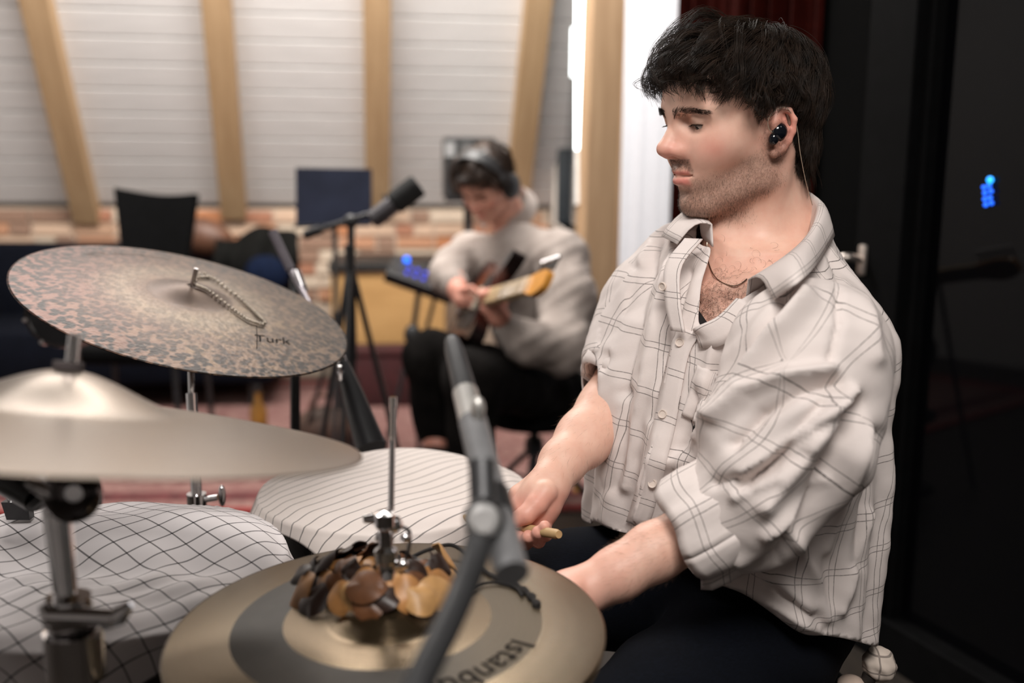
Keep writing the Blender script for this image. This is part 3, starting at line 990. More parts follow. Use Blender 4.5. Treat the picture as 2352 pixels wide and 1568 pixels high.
# hi-hats
t = NT('hihat_bronze_bands')
a, b, r, vec = cym_coords(t)
rv = t.new('ShaderNodeCombineXYZ'); t.l.new(t.math('MULTIPLY', r, 55), rv.inputs[0])
n1 = t.noise(rv.outputs[0], 3, 3); n2 = t.noise(vec, 6, 4); n4 = t.noise(vec, 2.0, 2)
gold = t.ramp(n1, [(0.3, srgb(122, 106, 84)), (0.7, srgb(150, 134, 108))])
gold = t.mix(t.math('MULTIPLY', n2, 0.3), gold, srgb(134, 112, 82))
grey = t.ramp(n2, [(0.3, srgb(50, 47, 43)), (0.7, srgb(70, 66, 61))])
band = t.math('MULTIPLY', t.math('GREATER_THAN', r, 0.475), t.math('LESS_THAN', r, 0.71))
fade = t.math('SUBTRACT', 1.0, t.math('MULTIPLY', t.math('SUBTRACT', a, 0.12), 3.0, clamp=True))  # dark band thins out to the right, a highlight put into the colour
c = t.mix(t.math('MULTIPLY', band, t.math('ADD', t.math('MULTIPLY', fade, 0.62), 0.3)), gold, grey)
c = t.mix(t.math('MULTIPLY', t.math('LESS_THAN', r, 0.475), .55), c, srgb(96, 76, 48))  # centre darkened: shadow and reflection of the shells put into the colour
c = t.mix(.40, c, (0.008, .008, .009, 1))
t.out(Base_Color=c, Metallic=t.math('SUBTRACT', 0.85, t.math('MULTIPLY', band, 0.45)), Roughness=t.math('ADD', 0.24, t.math('MULTIPLY', band, 0.25)))
t.bump(n1, 0.15, 0.001)
t.b.inputs['Anisotropic'].default_value = 0.5
HH_M = t.m
RH = 0.203
hc = P(893, 1442, FPX * RH / 497)
hn = Vector((-0.02, -0.03, 1)).normalized()
hax = (_R - hn * _R.dot(hn)).normalized(); hay = hn.cross(hax)
HHP = (hc, hn, RH, 0.016, 0.06, 0.016)
for nm, off, sgn, lab in (('top_hi_hat', 0.0, 1, 'upper hi-hat cymbal with a dark band, shell rattle lying on it'), ('bottom_hi_hat', -0.012, -1, 'lower hi-hat cymbal facing up beneath the banded one')):
    cpos = hc + hn * off; nn = hn * sgn
    v, f = cymbal_mesh(cpos, nn, hax, hay * sgn, RH - (0 if sgn > 0 else 0.002), 0.016, 0.06, 0.016)
    hh = thing(nm, cpos, lab, 'cymbal')
    np_mesh('plate', v, f, HH_M, hh, attr=cym_attr(v, cpos, hax, hay, RH))
    if sgn > 0:
        an, r0 = cym_ang(1105, 1502, HHP, hax, hay)
        cym_text('Istanbul', HHP, hax, hay, an - 0.10, r0 + 0.010, 0.034, INK, 'ink_lettering', hh)
        # grey crest stamp next to the lettering
hs_ = thing('hi_hat_stand', (hc.x, hc.y, 0), 'chrome hi-hat stand with pull rod and wing-nut clutch', 'stand')
hd_ = proj(hc)[2]
rodtop = P(903, 914, hd_)
MB().tube([Vector((hc.x, hc.y, 0.3)), hc, rodtop], 0.0029, 12).build('pull_rod', CHROME, hs_)
q = P(903, 935, hd_); MB().tube([rodtop + Vector((0, 0, .001)), q], 0.0035, 12).build('rod_tip', CHROME, hs_)
MB().tube([Vector((hc.x, hc.y, 0.12)), hc - hn * 0.04], 0.0125, 18).build('tube', CHROME, hs_)
MB().lathe([(0, -.01), (.02, -.008), (.024, 0), (.02, .004), (0, .004)], hc - hn * 0.036, hn, 24).build('seat_cup', BLACKPL, hs_)
cl = hc + hn * 0.036
clp = MB().lathe([(0, 0), (0.0105, 0), (0.0115, .004), (0.0085, .008), (0.0085, .03), (0.011, .032), (0.011, .042), (0.006, .046), (0.006, .062), (0.0095, .066), (0.0095, .078), (0, .08)], cl, hn, 22).build('clutch', CHROME, hs_)
m = MB().tube([P(905, 1200, hd_ - .008), P(872, 1188, hd_ - .012), P(835, 1192, hd_ - .012)], [0.004, 0.0065, 0.0035], 10)
m.build('wing_screw', CHROME, clp)
m = MB().ell(P(903, 1204, hd_ - .012), 0.0092, None, 16, 10); m.build('clutch_ball', CHROME, clp)
for (x, y) in ((873, 1232), (931, 1234), (877, 1296), (926, 1296)):
    MB().ell(P(x, y, hd_ - .012), 0.0052, None, 12, 8).build('lug_nut', CHROME, clp)
MB().tube(smooth_path([P(925, 1210, hd_ - .008), P(941, 1222, hd_ - .008), P(938, 1262, hd_ - .008), P(925, 1300, hd_ - .008)], 14), 0.0018, 8).build('spring_wire', simple('dark_steel', (0.12, .11, .11), .3, 1), clp)
for k in range(3):
    a_ = k * 2.094 + 2.2
    MB().tube([Vector((hc.x, hc.y, 0.32)), Vector((hc.x + 0.22 * math.cos(a_), hc.y + 0.22 * math.sin(a_), 0.012))], 0.008, 8).build('leg', CHROME, hs_)

# seed-shell rattle lying round the clutch
rat = thing('shell_rattle', on_cym(860, 1340, *HHP), 'rattle of tan and dark brown seed shells lying around the hi-hat clutch', 'rattle')
TANS = [simple('seed_tan', srgb(196, 150, 96)[:3], 0.45, 0, 0.2, 60), simple('seed_honey', srgb(178, 126, 74)[:3], 0.45, 0, 0.25, 60), simple('seed_brown', srgb(104, 66, 40)[:3], 0.42, 0, 0.3, 60), simple('seed_dark', srgb(46, 28, 20)[:3], 0.4, 0, 0.3, 60)]
def shell_mesh(mat):
    """half of a dry seed pod: heart-shaped bowl with real wall"""
    nu, nv = 22, 7
    G = np.zeros((nu, nv, 3))
    for i in range(nu):
        a_ = 2 * math.pi * i / (nu - 1)
        w = 1.0 - 0.18 * math.cos(a_) - 0.10 * math.cos(2 * a_)
        for j in range(nv):
            s = 0.03 + 0.97 * j / (nv - 1)
            G[i, j] = (s * math.cos(a_) * 0.0205 * w, s * math.sin(a_) * 0.0145 * w, -0.0042 * (s ** 2.2) + 0.0025 * math.sin(3 * a_) * s * s)
    o = MB().sheet(G, 0.0013).build('seed_shell', mat, None)
    me = o.data; bpy.data.objects.remove(o); return me
SH = [shell_mesh(m) for m in TANS]
rr = random.Random(5)
def put_shell(px, py, lift, kind, tilt, spin, sc=1.0, dx=0):
    o = bpy.data.objects.new('seed_shell', SH[kind]); COL.objects.link(o)
    o.parent = rat
    p = on_cym(px, py, *HHP, lift=lift)
    outd = (p - on_cym(905, 1330, *HHP)); outd.z = 0
    if outd.length < 1e-4: outd = Vector((0, -1, 0))
    outd.normalize()
    z = (Vector((0, 0, 1)) * math.cos(tilt) + outd * math.sin(tilt)).normalized()
    x, y, z = frame_from(z, outd)
    R = rot_from(x, y, z) @ Matrix.Rotation(spin, 3, 'Z')
    o.matrix_local = Matrix.Translation(p - rat.location) @ R.to_4x4() @ Matrix.Diagonal((sc, sc, sc, 1))
front = [(693, 1358, 1), (762, 1356, 2), (818, 1368, 0), (860, 1362, 1), (906, 1352, 0), (965, 1378, 0), (1003, 1362, 0), (1018, 1318, 0), (738, 1345, 1), (1024, 1285, 0), (785, 1372, 1), (722, 1378, 3), (845, 1384, 2), (935, 1362, 1), (880, 1372, 3), (990, 1340, 1), (948, 1345, 2), (830, 1340, 2), (1012, 1345, 1)]
for (x, y, k) in front:
    put_shell(x, y, 0.010 + rr.uniform(0, .004), k, rr.uniform(0.75, 1.15), rr.uniform(0, 6.28), rr.uniform(0.85, 1.1))
for _ in range(26):
    a_ = rr.uniform(0, 6.28); q = rr.uniform(0.35, 0.95)
    x = 858 + 165 * q * math.cos(a_); y = 1318 + 48 * q * math.sin(a_)
    if abs(x - 905) < 28: continue
    put_shell(x, y, rr.uniform(0.008, 0.022), rr.choice([2, 2, 3, 3, 3, 1]), rr.uniform(0.2, 1.2), rr.uniform(0, 6.28), rr.uniform(0.7, 1.05))
for (x, y) in [(690, 1318), (720, 1300), (745, 1290), (765, 1278), (790, 1270), (815, 1262), (840, 1256), (870, 1252), (965, 1300), (985, 1310), (1000, 1292), (950, 1318), (1012, 1300), (940, 1282)]:
    put_shell(x, y, rr.uniform(0.012, 0.03), rr.choice([3, 3, 2]), rr.uniform(0.3, 1.3), rr.uniform(0, 6.28), rr.uniform(0.6, 0.85))
ring = [on_cym(858 + 130 * math.cos(a_), 1322 + 40 * math.sin(a_), *HHP, lift=0.008) for a_ in np.linspace(0, 6.28, 40)]
m = MB().tube(ring, [0.0075 + 0.002 * math.sin(i * 2.3) for i in range(40)], 8)
m.build('cord_band', simple('black_cord', (0.012, 0.010, 0.009), 0.9, 0, 0.3, 80), rat)
CORD = simple('black_cord', (0.012, 0.010, 0.009), 0.9)
c1 = smooth_path([on_cym(x, y, *HHP, lift=l) for x, y, l in [(940, 1282, .01), (985, 1262, .012), (1040, 1252, .010), (1090, 1290, .004), (1130, 1322, .003), (1180, 1342, .003), (1215, 1365, .003), (1236, 1392, .003)]], 40)
MB().tube(c1, [0.0022] * 24 + [0.0022 + 0.0014 * (1 + math.sin(i * 1.9)) for i in range(16)], 8).build('tie_cord', CORD, rat)
c2 = smooth_path([on_cym(x, y, *HHP, lift=.003) for x, y in [(1075, 1362), (1110, 1340), (1150, 1338), (1185, 1350), (1200, 1368)]], 24)
MB().tube(c2, 0.0014, 8).build('tie_cord', CORD, rat)

# draped drums
def drum(name, cx, cy, d, R, depth, label, shellm, lugs=8, nlug=True):
    c = P(cx, cy, d)
    dr = thing(name, (c.x, c.y, c.z - depth), label, 'drum')
    MB().lathe([(R - .006, -depth), (R, -depth), (R, 0), (R - .006, 0)], c, (0, 0, 1), 64, True).build('shell', shellm, dr)
    MB().lathe([(R - .004, -.004), (R + .009, -.006), (R + .009, .006), (R + .004, .008), (R - .004, .004)], c - Vector((0, 0, .012)), (0, 0, 1), 64, True).build('rim', CHROME, dr)
    MB().lathe([(R - .004, -.004), (R + .009, -.006), (R + .009, .006), (R - .004, .004)], c - Vector((0, 0, depth - .01)), (0, 0, 1), 64, True).build('rim', CHROME, dr)
    MB().lathe([(0, 0), (R - .003, 0), (R - .003, -.002), (0, -.002)], c - Vector((0, 0, .002)), (0, 0, 1), 64).build('head', simple('drumhead_white', (0.7, .68, .64), .6), dr)
    for k in range(lugs):
        a_ = 2 * math.pi * (k + 0.35) / lugs
        dv = Vector((math.cos(a_), math.sin(a_), 0))
        l = MB().box(c + dv * (R + .008) - Vector((0, 0, depth * .5)), (0.018, 0.016, min(0.06, depth * 0.4)), Matrix.Rotation(a_, 3, 'Z'), 0.005).build('lug', CHROME, dr)
        MB().tube([c + dv * (R + .011) - Vector((0, 0, .02)), c + dv * (R + .011) - Vector((0, 0, depth - .02))], 0.003, 8).build('tension_rod', CHROME, l)
    return c, dr

def draped(name, c, R, half, rot, mat, label, hfun, hang=0.10, nseg=110, tight=0.55):
    """square cloth (half-size in m) lying on a drum and falling over its rim; UV in metres"""
    u = np.linspace(-half[0], half[0], nseg); w = np.linspace(-half[1], half[1], nseg)
    U, V = np.meshgrid(u, w, indexing='ij')
    ca, sa = math.cos(rot), math.sin(rot)
    X = U * ca - V * sa; Y = U * sa + V * ca
    r = np.hypot(X, Y) + 1e-9; th = np.arctan2(Y, X)
    Rr = R + 0.021
    over = np.maximum(r - Rr, 0)
    fold = 0.5 + 0.5 * np.sin(th * 9 + 0.7 * np.sin(th * 4))
    rr_ = np.where(r > Rr, Rr + over * (0.10 + 0.30 * fold), r)
    dz = np.where(over > 0, -np.sqrt(np.maximum(over ** 2 - (rr_ - Rr) ** 2, 0)) , 0)
    soft = -0.010 * np.exp(-((r - Rr) / 0.02) ** 2)
    H = hfun(X, Y, r) * np.clip((Rr + 0.03 - r) / 0.05, 0.15, 1)
    Z = dz + H + soft
    G = np.stack([c.x + rr_ * np.cos(th), c.y + rr_ * np.sin(th), c.z + 0.009 + Z], 2)
    n_ = nseg
    idx = np.arange(n_ * n_).reshape(n_, n_)
    f = np.stack([idx[:-1, :-1], idx[1:, :-1], idx[1:, 1:], idx[:-1, 1:]], 2).reshape(-1, 4)
    uvv = np.stack([U, V], 2).reshape(-1, 2)
    o = np_mesh(name, G.reshape(-1, 3), f, mat, None, uv=uvv[f.ravel()])
    md = o.modifiers.new('thickness', 'SOLIDIFY'); md.thickness = 0.0022; md.offset = 1
    tag(o, label, 'cloth')
    return o

def line_mask(t, x, period, width, off=0.0):
    m = t.math('FRACT', t.math('ADD', t.math('DIVIDE', x, period), 0.5 + off))
    dd = t.math('ABSOLUTE', t.math('SUBTRACT', m, 0.5))
    return t.math('SUBTRACT', 1.0, t.math('SMOOTH_MIN', 1.0, t.math('DIVIDE', dd, width / period * 0.5), 0.2), clamp=True) if False else t.math('LESS_THAN', dd, width / period * 0.5)

def uvxy(t):
    s = t.new('ShaderNodeSeparateXYZ'); t.l.new(t.new('ShaderNodeUVMap').outputs[0], s.inputs[0])
    return s.outputs[0], s.outputs[1]

# striped tea towel
t = NT('striped_towel')
x, y = uvxy(t)
m1 = line_mask(t, x, 0.0215, 0.0022)
nz = t.noise(t.coord('UV'), 900, 2); n2 = t.noise(t.coord('UV'), 8, 3)
base = t.mix(n2, srgb(206, 196, 188), srgb(220, 210, 206))
c = t.mix(t.math('MULTIPLY', m1, 0.72), base, srgb(74, 72, 72))
t.out(Base_Color=c, Roughness=0.9); t.bump(nz, 0.15, 0.0006)
STRIPE = t.m
sc_c, snare = drum('snare_drum', 905, 1120, 1.50, 0.178, 0.14, 'snare drum under the striped tea towel, its dark shell in shadow', simple('black_lacquer', (0.012, .012, .013), .15))
def h_snare(X, Y, r):
    return 0.004 * np.sin(X * 22 + Y * 9) * np.sin(Y * 17 - 1) + 0.006 * np.exp(-((X - .05) / .1) ** 2 - ((Y - .06) / .08) ** 2)
draped('striped_towel', sc_c, 0.178, (0.235, 0.225), math.radians(-42), STRIPE, 'white tea towel with thin grey stripes draped over the snare', h_snare)
ss = thing('snare_stand', (sc_c.x, sc_c.y, 0), 'chrome basket stand under the towel-covered snare', 'stand')
MB().tube([Vector((sc_c.x, sc_c.y, 0.12)), sc_c - Vector((0, 0, .2))], 0.012, 12).build('tube', CHROME, ss)
for k in range(3):
    a_ = k * 2.094 + 0.3
    dv = Vector((math.cos(a_), math.sin(a_), 0))
    MB().tube([sc_c - Vector((0, 0, .2)), sc_c - Vector((0, 0, .15)) + dv * 0.19, sc_c - Vector((0, 0, .128)) + dv * 0.19], 0.006, 8).build('basket_arm', CHROME, ss)
    MB().tube([Vector((sc_c.x, sc_c.y, 0.28)), Vector((sc_c.x, sc_c.y, 0.01)) + dv * 0.24], 0.008, 8).build('leg', CHROME, ss)

# checked cloth on the tom
t = NT('checked_cloth')
x, y = uvxy(t)
m1 = line_mask(t, x, 0.029, 0.0019); m2 = line_mask(t, y, 0.029, 0.0024)
nz = t.noise(t.coord('UV'), 900, 2); n2 = t.noise(t.coord('UV'), 6, 3)
base = t.mix(n2, srgb(212, 206, 206), srgb(228, 222, 222))
both = t.math('MULTIPLY', m1, m2)
c = t.mix(t.math('MULTIPLY', t.math('MAXIMUM', m1, m2), 0.80), base, srgb(46, 42, 44))
c = t.mix(both, c, srgb(22, 20, 22))
t.out(Base_Color=c, Roughness=0.9); t.bump(nz, 0.15, 0.0006)
CHECK = t.m
tc, tom = drum('floor_tom', 208, 1296, 1.14, 0.198, 0.36, 'dark floor tom under the black and white checked cloth', simple('dark_brown_lacquer', (0.02, .013, .01), .2))
def h_tom(X, Y, r):
    return (0.016 * np.exp(-((X + 0.02) / .22) ** 2 - ((Y - .085) / .06) ** 2) - 0.010 * np.exp(-((X - .05) / .12) ** 2 - ((Y + .03) / .035) ** 2)
            + 0.005 * np.sin(X * 30 + Y * 20) * np.cos(Y * 26 + X * 6) + 0.0022 * np.sin(X * 95 - Y * 40 + 3 * np.sin(Y * 30)) * np.exp(-((Y + .05) / .07) ** 2))
draped('checked_cloth', tc, 0.198, (0.262, 0.262), math.radians(50), CHECK, 'white cloth with thin black checks draped over the floor tom', h_tom)
for k in range(3):
    a_ = k * 2.094 + 0.9
    dv = Vector((math.cos(a_), math.sin(a_), 0))
    MB().tube([tc + dv * .212 - Vector((0, 0, .2)), Vector((tc.x, tc.y, 0.01)) + dv * .225], 0.006, 8).build('leg', CHROME, tom)
# binder clip on the cloth
bc0 = P(40, 1172, 1.2)
bc = thing('binder_clip', bc0, 'black binder clip pinching the checked cloth', 'clip')
MB().prism([bc0 + Vector((-.016, -.006, .012)), bc0 + Vector((.016, -.006, .012)), bc0 + Vector((.014, 0, -.012)), bc0 + Vector((-.014, 0, -.012))], (0, .012, 0)).build('jaw', BLACKMET, bc, False)
for s_ in (-1, 1):
    MB().tube(smooth_path([bc0 + Vector((-.008, .002 * s_, .010)), bc0 + Vector((-.009, .006 * s_, .026)), bc0 + Vector((0, .008 * s_, .034)), bc0 + Vector((.009, .006 * s_, .026)), bc0 + Vector((.008, .002 * s_, .010))], 16), 0.0010, 6).build('wire_handle', CHROME, bc)

# microphones near the kit
hm = thing('hi_hat_microphone', P(1190, 1322, 0.70), 'grey pencil microphone hanging over the hi-hat in the foreground', 'microphone')
A_, B_ = P(1176, 1318, 0.685), P(1040, 790, 0.90)
dv = (B_ - A_)
MB().tube([A_, A_ + dv * 0.60], [0.0122, 0.0118], 28).build('body', GREYMET, hm)
MB().tube([A_ + dv * 0.60, A_ + dv * 0.74], [0.0112, 0.0108], 28).build('silver_collar', simple('satin_silver', (0.62, .60, .57), .4, .8), hm)
MB().tube([A_ + dv * 0.74, A_ + dv * 0.97, A_ + dv * 1.02], [0.0102, 0.0088, 0.0068], 24).build('connector', simple('dark_grey_metal', (0.05, .05, .052), .4, .5), hm)
cb = smooth_path([B_ + dv * .01, B_ + dv * .1 + Vector((0, 0.01, 0)), P(1010, 690, 1.1) + Vector((0, .2, 0.0))], 10)
MB().ell(P(1098, 938, 0.80), (0.006, 0.006, 0.010)).build('switch', simple('satin_silver', (0.62, .60, .57), .4, .8), hm)
ms = thing('hi_hat_mic_stand', Vector((P(960, 1560, .56).x, P(960, 1560, .56).y, 0)), 'dark microphone stand arm crossing in front of the hi-hat', 'stand')
J = P(1112, 1192, 0.70)
MB().ell(J, (0.015, 0.012, 0.016), None, 20, 12).build('clip_joint', BLACKPL, ms)
MB().lathe([(0, 0), (0.0115, 0), (0.0115, .004), (0.008, .008), (0, .008)], J + Vector((0, -.010, .003)), (0, -1, .25), 20).build('chrome_knob', simple('bright_nickel', (.75, .74, .73), .35, .6), ms)
MB().tube([A_ + dv * 0.20 , A_ + dv * 0.29], 0.0138, 20).build('clip_cradle', BLACKPL, ms)
arm = smooth_path([P(1106, 1060, .72), P(1108, 1200, .70), P(1080, 1310, .67), P(1030, 1430, .63), P(965, 1560, .59), P(930, 1640, .57)], 24)
MB().tube(arm, [0.0095] * 24, 16).build('arm', simple('dark_grey_metal', (0.05, .05, .052), .4, .5), ms)
e = Vector(arm[-1])
MB().tube([e, Vector((e.x, e.y, 0.3)), Vector((e.x, e.y, 0.02))], 0.0125, 16).build('pole', BLACKMET, ms)
MB().lathe([(0, 0), (.11, 0), (.11, .012), (.02, .022), (0, .022)], Vector((e.x, e.y, 0)), (0, 0, 1), 32).build('base', BLACKMET, ms)

om = thing('snare_microphone', P(860, 1030, 1.72), 'black tapered microphone pointing down behind the ride cymbal towards the snare', 'microphone')
a_, b_ = P(852, 1030, 1.72), P(782, 820, 1.80)
dv = b_ - a_
MB().tube([a_, a_ + dv * .55, a_ + dv * .92], [0.0275, 0.020, 0.012], 24).build('body', simple('mic_black', (0.01, .01, .011), .35), om)
MB().tube([a_ + dv * .92, a_ + dv * 1.05], 0.0085, 16).build('connector', CHROME, om)
MB().box(P(780, 856, 1.765), (.010, .01, .028), None, .003).build('clip_latch', CHROME, om)
ob_ = thing('snare_mic_boom', Vector((P(676, 1000, 1.85).x, P(676, 1000, 1.85).y, 0)), 'slim boom arm with chrome joint rising behind the ride cymbal', 'stand')
p0, p1, p2, p3 = P(626, 532, 2.02), P(668, 620, 2.0), P(690, 655, 1.98), P(782, 832, 1.80)
MB().tube([p0, p1], 0.0100, 14).build('counter_grip', simple('purple_grey_rubber', (0.10, .085, .10), .6), ob_)
MB().tube([p1, p3], 0.0066, 14).build('boom_tube', simple('mauve_grey_metal', (0.20, .18, .20), .35, .7), ob_)
MB().tube([P(682, 622, 1.975), P(700, 668, 1.96)], 0.0074, 12).build('chrome_joint', CHROME, ob_)
MB().tube([P(676, 640, 2.0), P(678, 840, 1.97), P(678, 1100, 1.94), Vector((P(678, 1100, 1.9).x, P(678, 1100, 1.9).y, .02))], 0.0098, 14).build('pole', BLACKMET, ob_)
for k in range(3):
    an_ = k * 2.094 + .4; q = Vector((P(678, 1100, 1.9).x, P(678, 1100, 1.9).y, 0))
    MB().tube([q + Vector((0, 0, .1)), q + Vector((.22 * math.cos(an_), .22 * math.sin(an_), .012))], .007, 8).build('leg', BLACKMET, ob_)
    
# black arm with a mic by the clip, lower left
lm = thing('tom_microphone', P(60, 1120, 1.0), 'black microphone body angled under the crash cymbal at the left edge', 'microphone')
MB().tube([P(92, 1142, 1.0), P(20, 1078, 1.02), P(-60, 1000, 1.04)], [0.017, 0.026, 0.027], 20).build('body', simple('mic_black', (0.01, .01, .011), .35), lm)
MB().tube([P(92, 1142, 1.0), P(100, 1152, 1.0)], [0.017, 0.012], 20).build('grille', RUBBER, lm)

# small black drum seen under the ride
dd = P(145, 718, 2.2)
sd = thing('small_black_drum', dd, 'small black drum with chrome hoop hanging behind the ride cymbal', 'drum')
ax_ = Vector((0.25, -1, 0.25)).normalized()
MB().lathe([(0, 0), (.070, 0), (.070, .004), (.074, .004), (.074, -.09), (.05, -.10), (0, -.10)], dd, ax_, 40).build('shell', simple('gloss_black', (0.008, .008, .009), .12), sd)
MB().lathe([(.071, -.004), (.078, -.004), (.078, .008), (.071, .008)], dd, ax_, 40, True).build('hoop', simple('black_chrome', (0.1, .09, .09), .12, 1.0), sd)
MB().tube([dd - ax_ * .05, dd - ax_ * .12 - Vector((0, 0, .05)), Vector((dd.x + .02, dd.y + .12, .02))], .009, 10).build('stand_pole', BLACKMET, sd)
MB().lathe([(0, 0), (.12, 0), (.12, .01), (.02, .02), (0, .02)], Vector((dd.x + .02, dd.y + .12, 0)), (0, 0, 1), 28).build('stand_base', BLACKMET, sd)
x_, y_, z_ = frame_from(ax_)
for k in range(8):
    an_ = k * .785 + .2
    q = dd + (x_ * math.cos(an_) + y_ * math.sin(an_)) * .078
    MB().tube([q + ax_ * .012, q - ax_ * .03], .005, 10).build('lug', CHROME, sd)
# ------------------------------------------------------------------ background furniture
NAVY = simple('navy_fabric', (0.003, 0.004, 0.008), 0.9, 0, 0.3, 40, 0.2, spec=.1)
BLACKF = simple('black_fabric', (0.002, 0.002, 0.0022), 0.95, 0, 0.3, 40, 0.2, spec=.1)
LEATHER = simple('brown_leather', (0.10, 0.042, 0.022), 0.5, 0, 0.3, 12, 0.2)
def zcol(px, py, d): return P(px, py, d)

def soft_box(c, size, R=None, bev=0.05):
    return MB().box(c, size, R, bev)

# sofa along the back wall
sx0, sx1 = wx(-60), wx(664)
W_ = sx1 - sx0
sofa_c = B0 + BX * (sx0 + sx1) / 2 + BN * .46
sofa = thing('sofa', sofa_c, 'dark navy sofa along the brick wall, mostly hidden behind the cymbals', 'sofa')
def sofa_box(dx, dn, z_, size, bev=.05): return MB().box(sofa_c + BX * dx + BN * dn + Vector((0, 0, z_)), size, RW, bev)
sofa_box(0, .02, .27, (W_, .76, .28)).build('seat', NAVY, sofa)
sofa_box(0, -.30, .48, (W_, .18, .62), .06).build('backrest', NAVY, sofa)
for sg in (-1, 1):
    sofa_box(sg * (W_ / 2 - .1), .02, .40, (.2, .78, .36), .06).build('armrest', NAVY, sofa)
    for dn in (-.28, .32):
        sofa_box(sg * (W_ / 2 - .12), dn, .065, (.05, .05, .13), .004).build('foot', BLACKPL, sofa, False)
# black chair
cd_ = 4.15
ct = P(357, 500, cd_)
chair = thing('black_chair', (ct.x, ct.y - .2, 0), 'black chair with flared cloth back in front of the brick wall', 'chair')
a, b, c_, d_ = P(262, 432, cd_), P(452, 446, cd_), P(430, 600, cd_), P(282, 600, cd_)
G = np.zeros((14, 10, 3))
for i in range(14):
    u = i / 13
    for j in range(10):
        v_ = j / 9
        top_ = a.lerp(b, u) - Vector((0, 0, 0.018 * math.sin(math.pi * u)))
        bot_ = d_.lerp(c_, u)
        p = top_.lerp(bot_, v_) + Vector((0, 0.05 * math.sin(math.pi * u), 0))
        G[i, j] = p
MB().sheet(G, 0.03).build('backrest', BLACKF, chair)
sz = 0.47
soft_box(Vector((ct.x, ct.y - .22, sz)), (.44, .44, .07), None, .025).build('seat', BLACKF, chair)
MB().box(Vector((ct.x, ct.y + .03, .62)), (.10, .02, .34), None, .005).build('back_support', BLACKMET, chair)
for sx in (-1, 1):
    for sy in (-1, 1):
        MB().tube([Vector((ct.x + sx * .19, ct.y - .22 + sy * .19, sz)), Vector((ct.x + sx * .21, ct.y - .22 + sy * .21, 0))], .012, 8).build('leg', BLACKMET, chair)
# leather cushion, jacket, blue cushion on the sofa back
p = P(470, 545, 5.2)
cu = MB().ell(p, (.155, .09, .10), Matrix.Rotation(math.radians(14), 3, 'Y'), 20, 12); 
tag(cu.build('leather_cushion', LEATHER), 'brown leather cushion leaning on the sofa beside the black chair', 'cushion')
jk = MB()
G = np.zeros((26, 16, 3)); rj = random.Random(9)
xs = np.linspace(500, 684, 26)
for i, x_ in enumerate(xs):
    u = i / 25
    topy = 552 - 34 * u + 10 * math.sin(u * 9) + (0 if u < .9 else 14 * (u - .9) * 10)
    for j in range(16):
        v_ = j / 15
        dep = 5.10 - .10 * math.sin(math.pi * v_) - .03 * math.sin(u * 14 + v_ * 3)
        G[i, j] = P(x_ - 20 * v_ * (1 - u), topy + (662 - topy) * v_, dep)
tag(MB().sheet(G, .03).build('dark_jacket', simple('dark_jacket_cloth', (0.005, .005, .0045), .9, 0, .4, 20, .3, spec=.1)), 'crumpled dark jacket thrown over the sofa back', 'jacket')
p = P(612, 632, 4.92)
tag(MB().ell(p, (.11, .07, .10), Matrix.Rotation(.2, 3, 'Y'), 20, 12).build('blue_cushion', simple('deep_blue_fabric', (0.003, .007, .022), .85, 0, .3, 30, spec=.1)), 'deep blue cushion below the dark jacket', 'cushion')

# brown bag and small lamp-like jar on the rug
bg = P(748, 905, 4.2); bg.z = 0
bag = thing('brown_bag', bg, 'worn brown leather bag on the rug behind the microphone', 'bag')
MB().ell(bg + Vector((0, 0, .10)), (.14, .10, .10), None, 22, 12).build('body', simple('worn_brown', (0.055, .028, .018), .7, 0, .5, 14, .3), bag)
MB().tube(smooth_path([bg + Vector((-.07, 0, .18)), bg + Vector((-.04, 0, .24)), bg + Vector((.04, 0, .24)), bg + Vector((.07, 0, .18))], 14), .008, 8).build('handle', LEATHER, bag)
jr = P(592, 900, 4.3); jr.z = 0
jar = thing('amber_bottle', jr, 'small amber bottle standing on the rug behind the ride cymbal', 'bottle')
AMB = simple('amber_glass', (0.22, .10, .02), .2, 0, .3, 20)
MB().lathe([(0, 0), (.035, 0), (.037, .01), (.037, .16), (.014, .20), (.014, .24), (0, .24)], jr, (0, 0, 1), 24).build('body', AMB, jar)
MB().lathe([(0, .238), (.016, .238), (.016, .262), (0, .262)], jr, (0, 0, 1), 20).build('cap', BLACKPL, jar)

# music stand with navy desk
md_ = 3.95
mst = thing('music_stand', Vector((P(768, 600, md_).x, P(768, 600, md_).y, 0)), 'music stand with dark navy desk panel in front of the pine rafter', 'stand')
corners = [P(679, 385, md_ + .03), P(853, 388, md_ + .03), P(853, 512, md_ - .03), P(680, 516, md_ - .03)]
nrm = (corners[1] - corners[0]).cross(corners[3] - corners[0]).normalized()
MB().prism(corners, nrm * .012).build('desk_panel', simple('navy_panel', (0.007, .0085, .016), .85, 0, .3, 6, spec=.08), mst, False)
MB().prism([corners[3], corners[2], corners[2] - Vector((0, .05, 0)), corners[3] - Vector((0, .05, 0))], (0, 0, -.01)).build('ledge', BLACKMET, mst, False)
mp = P(768, 540, md_)
MB().tube([P(768, 470, md_ + .03), Vector((mp.x, mp.y, .35))], .011, 12).build('pole', simple('grey_pole', (0.10, .10, .10), .4, .6), mst)
MB().tube([Vector((mp.x, mp.y, .62)), Vector((mp.x, mp.y, .22))], .015, 12).build('lower_tube', BLACKMET, mst)
for k in range(3):
    an_ = k * 2.094 + .6
    MB().tube([Vector((mp.x, mp.y, .55)), Vector((mp.x + .2 * math.cos(an_), mp.y + .2 * math.sin(an_), .01))], .009, 8).build('leg', BLACKMET, mst)

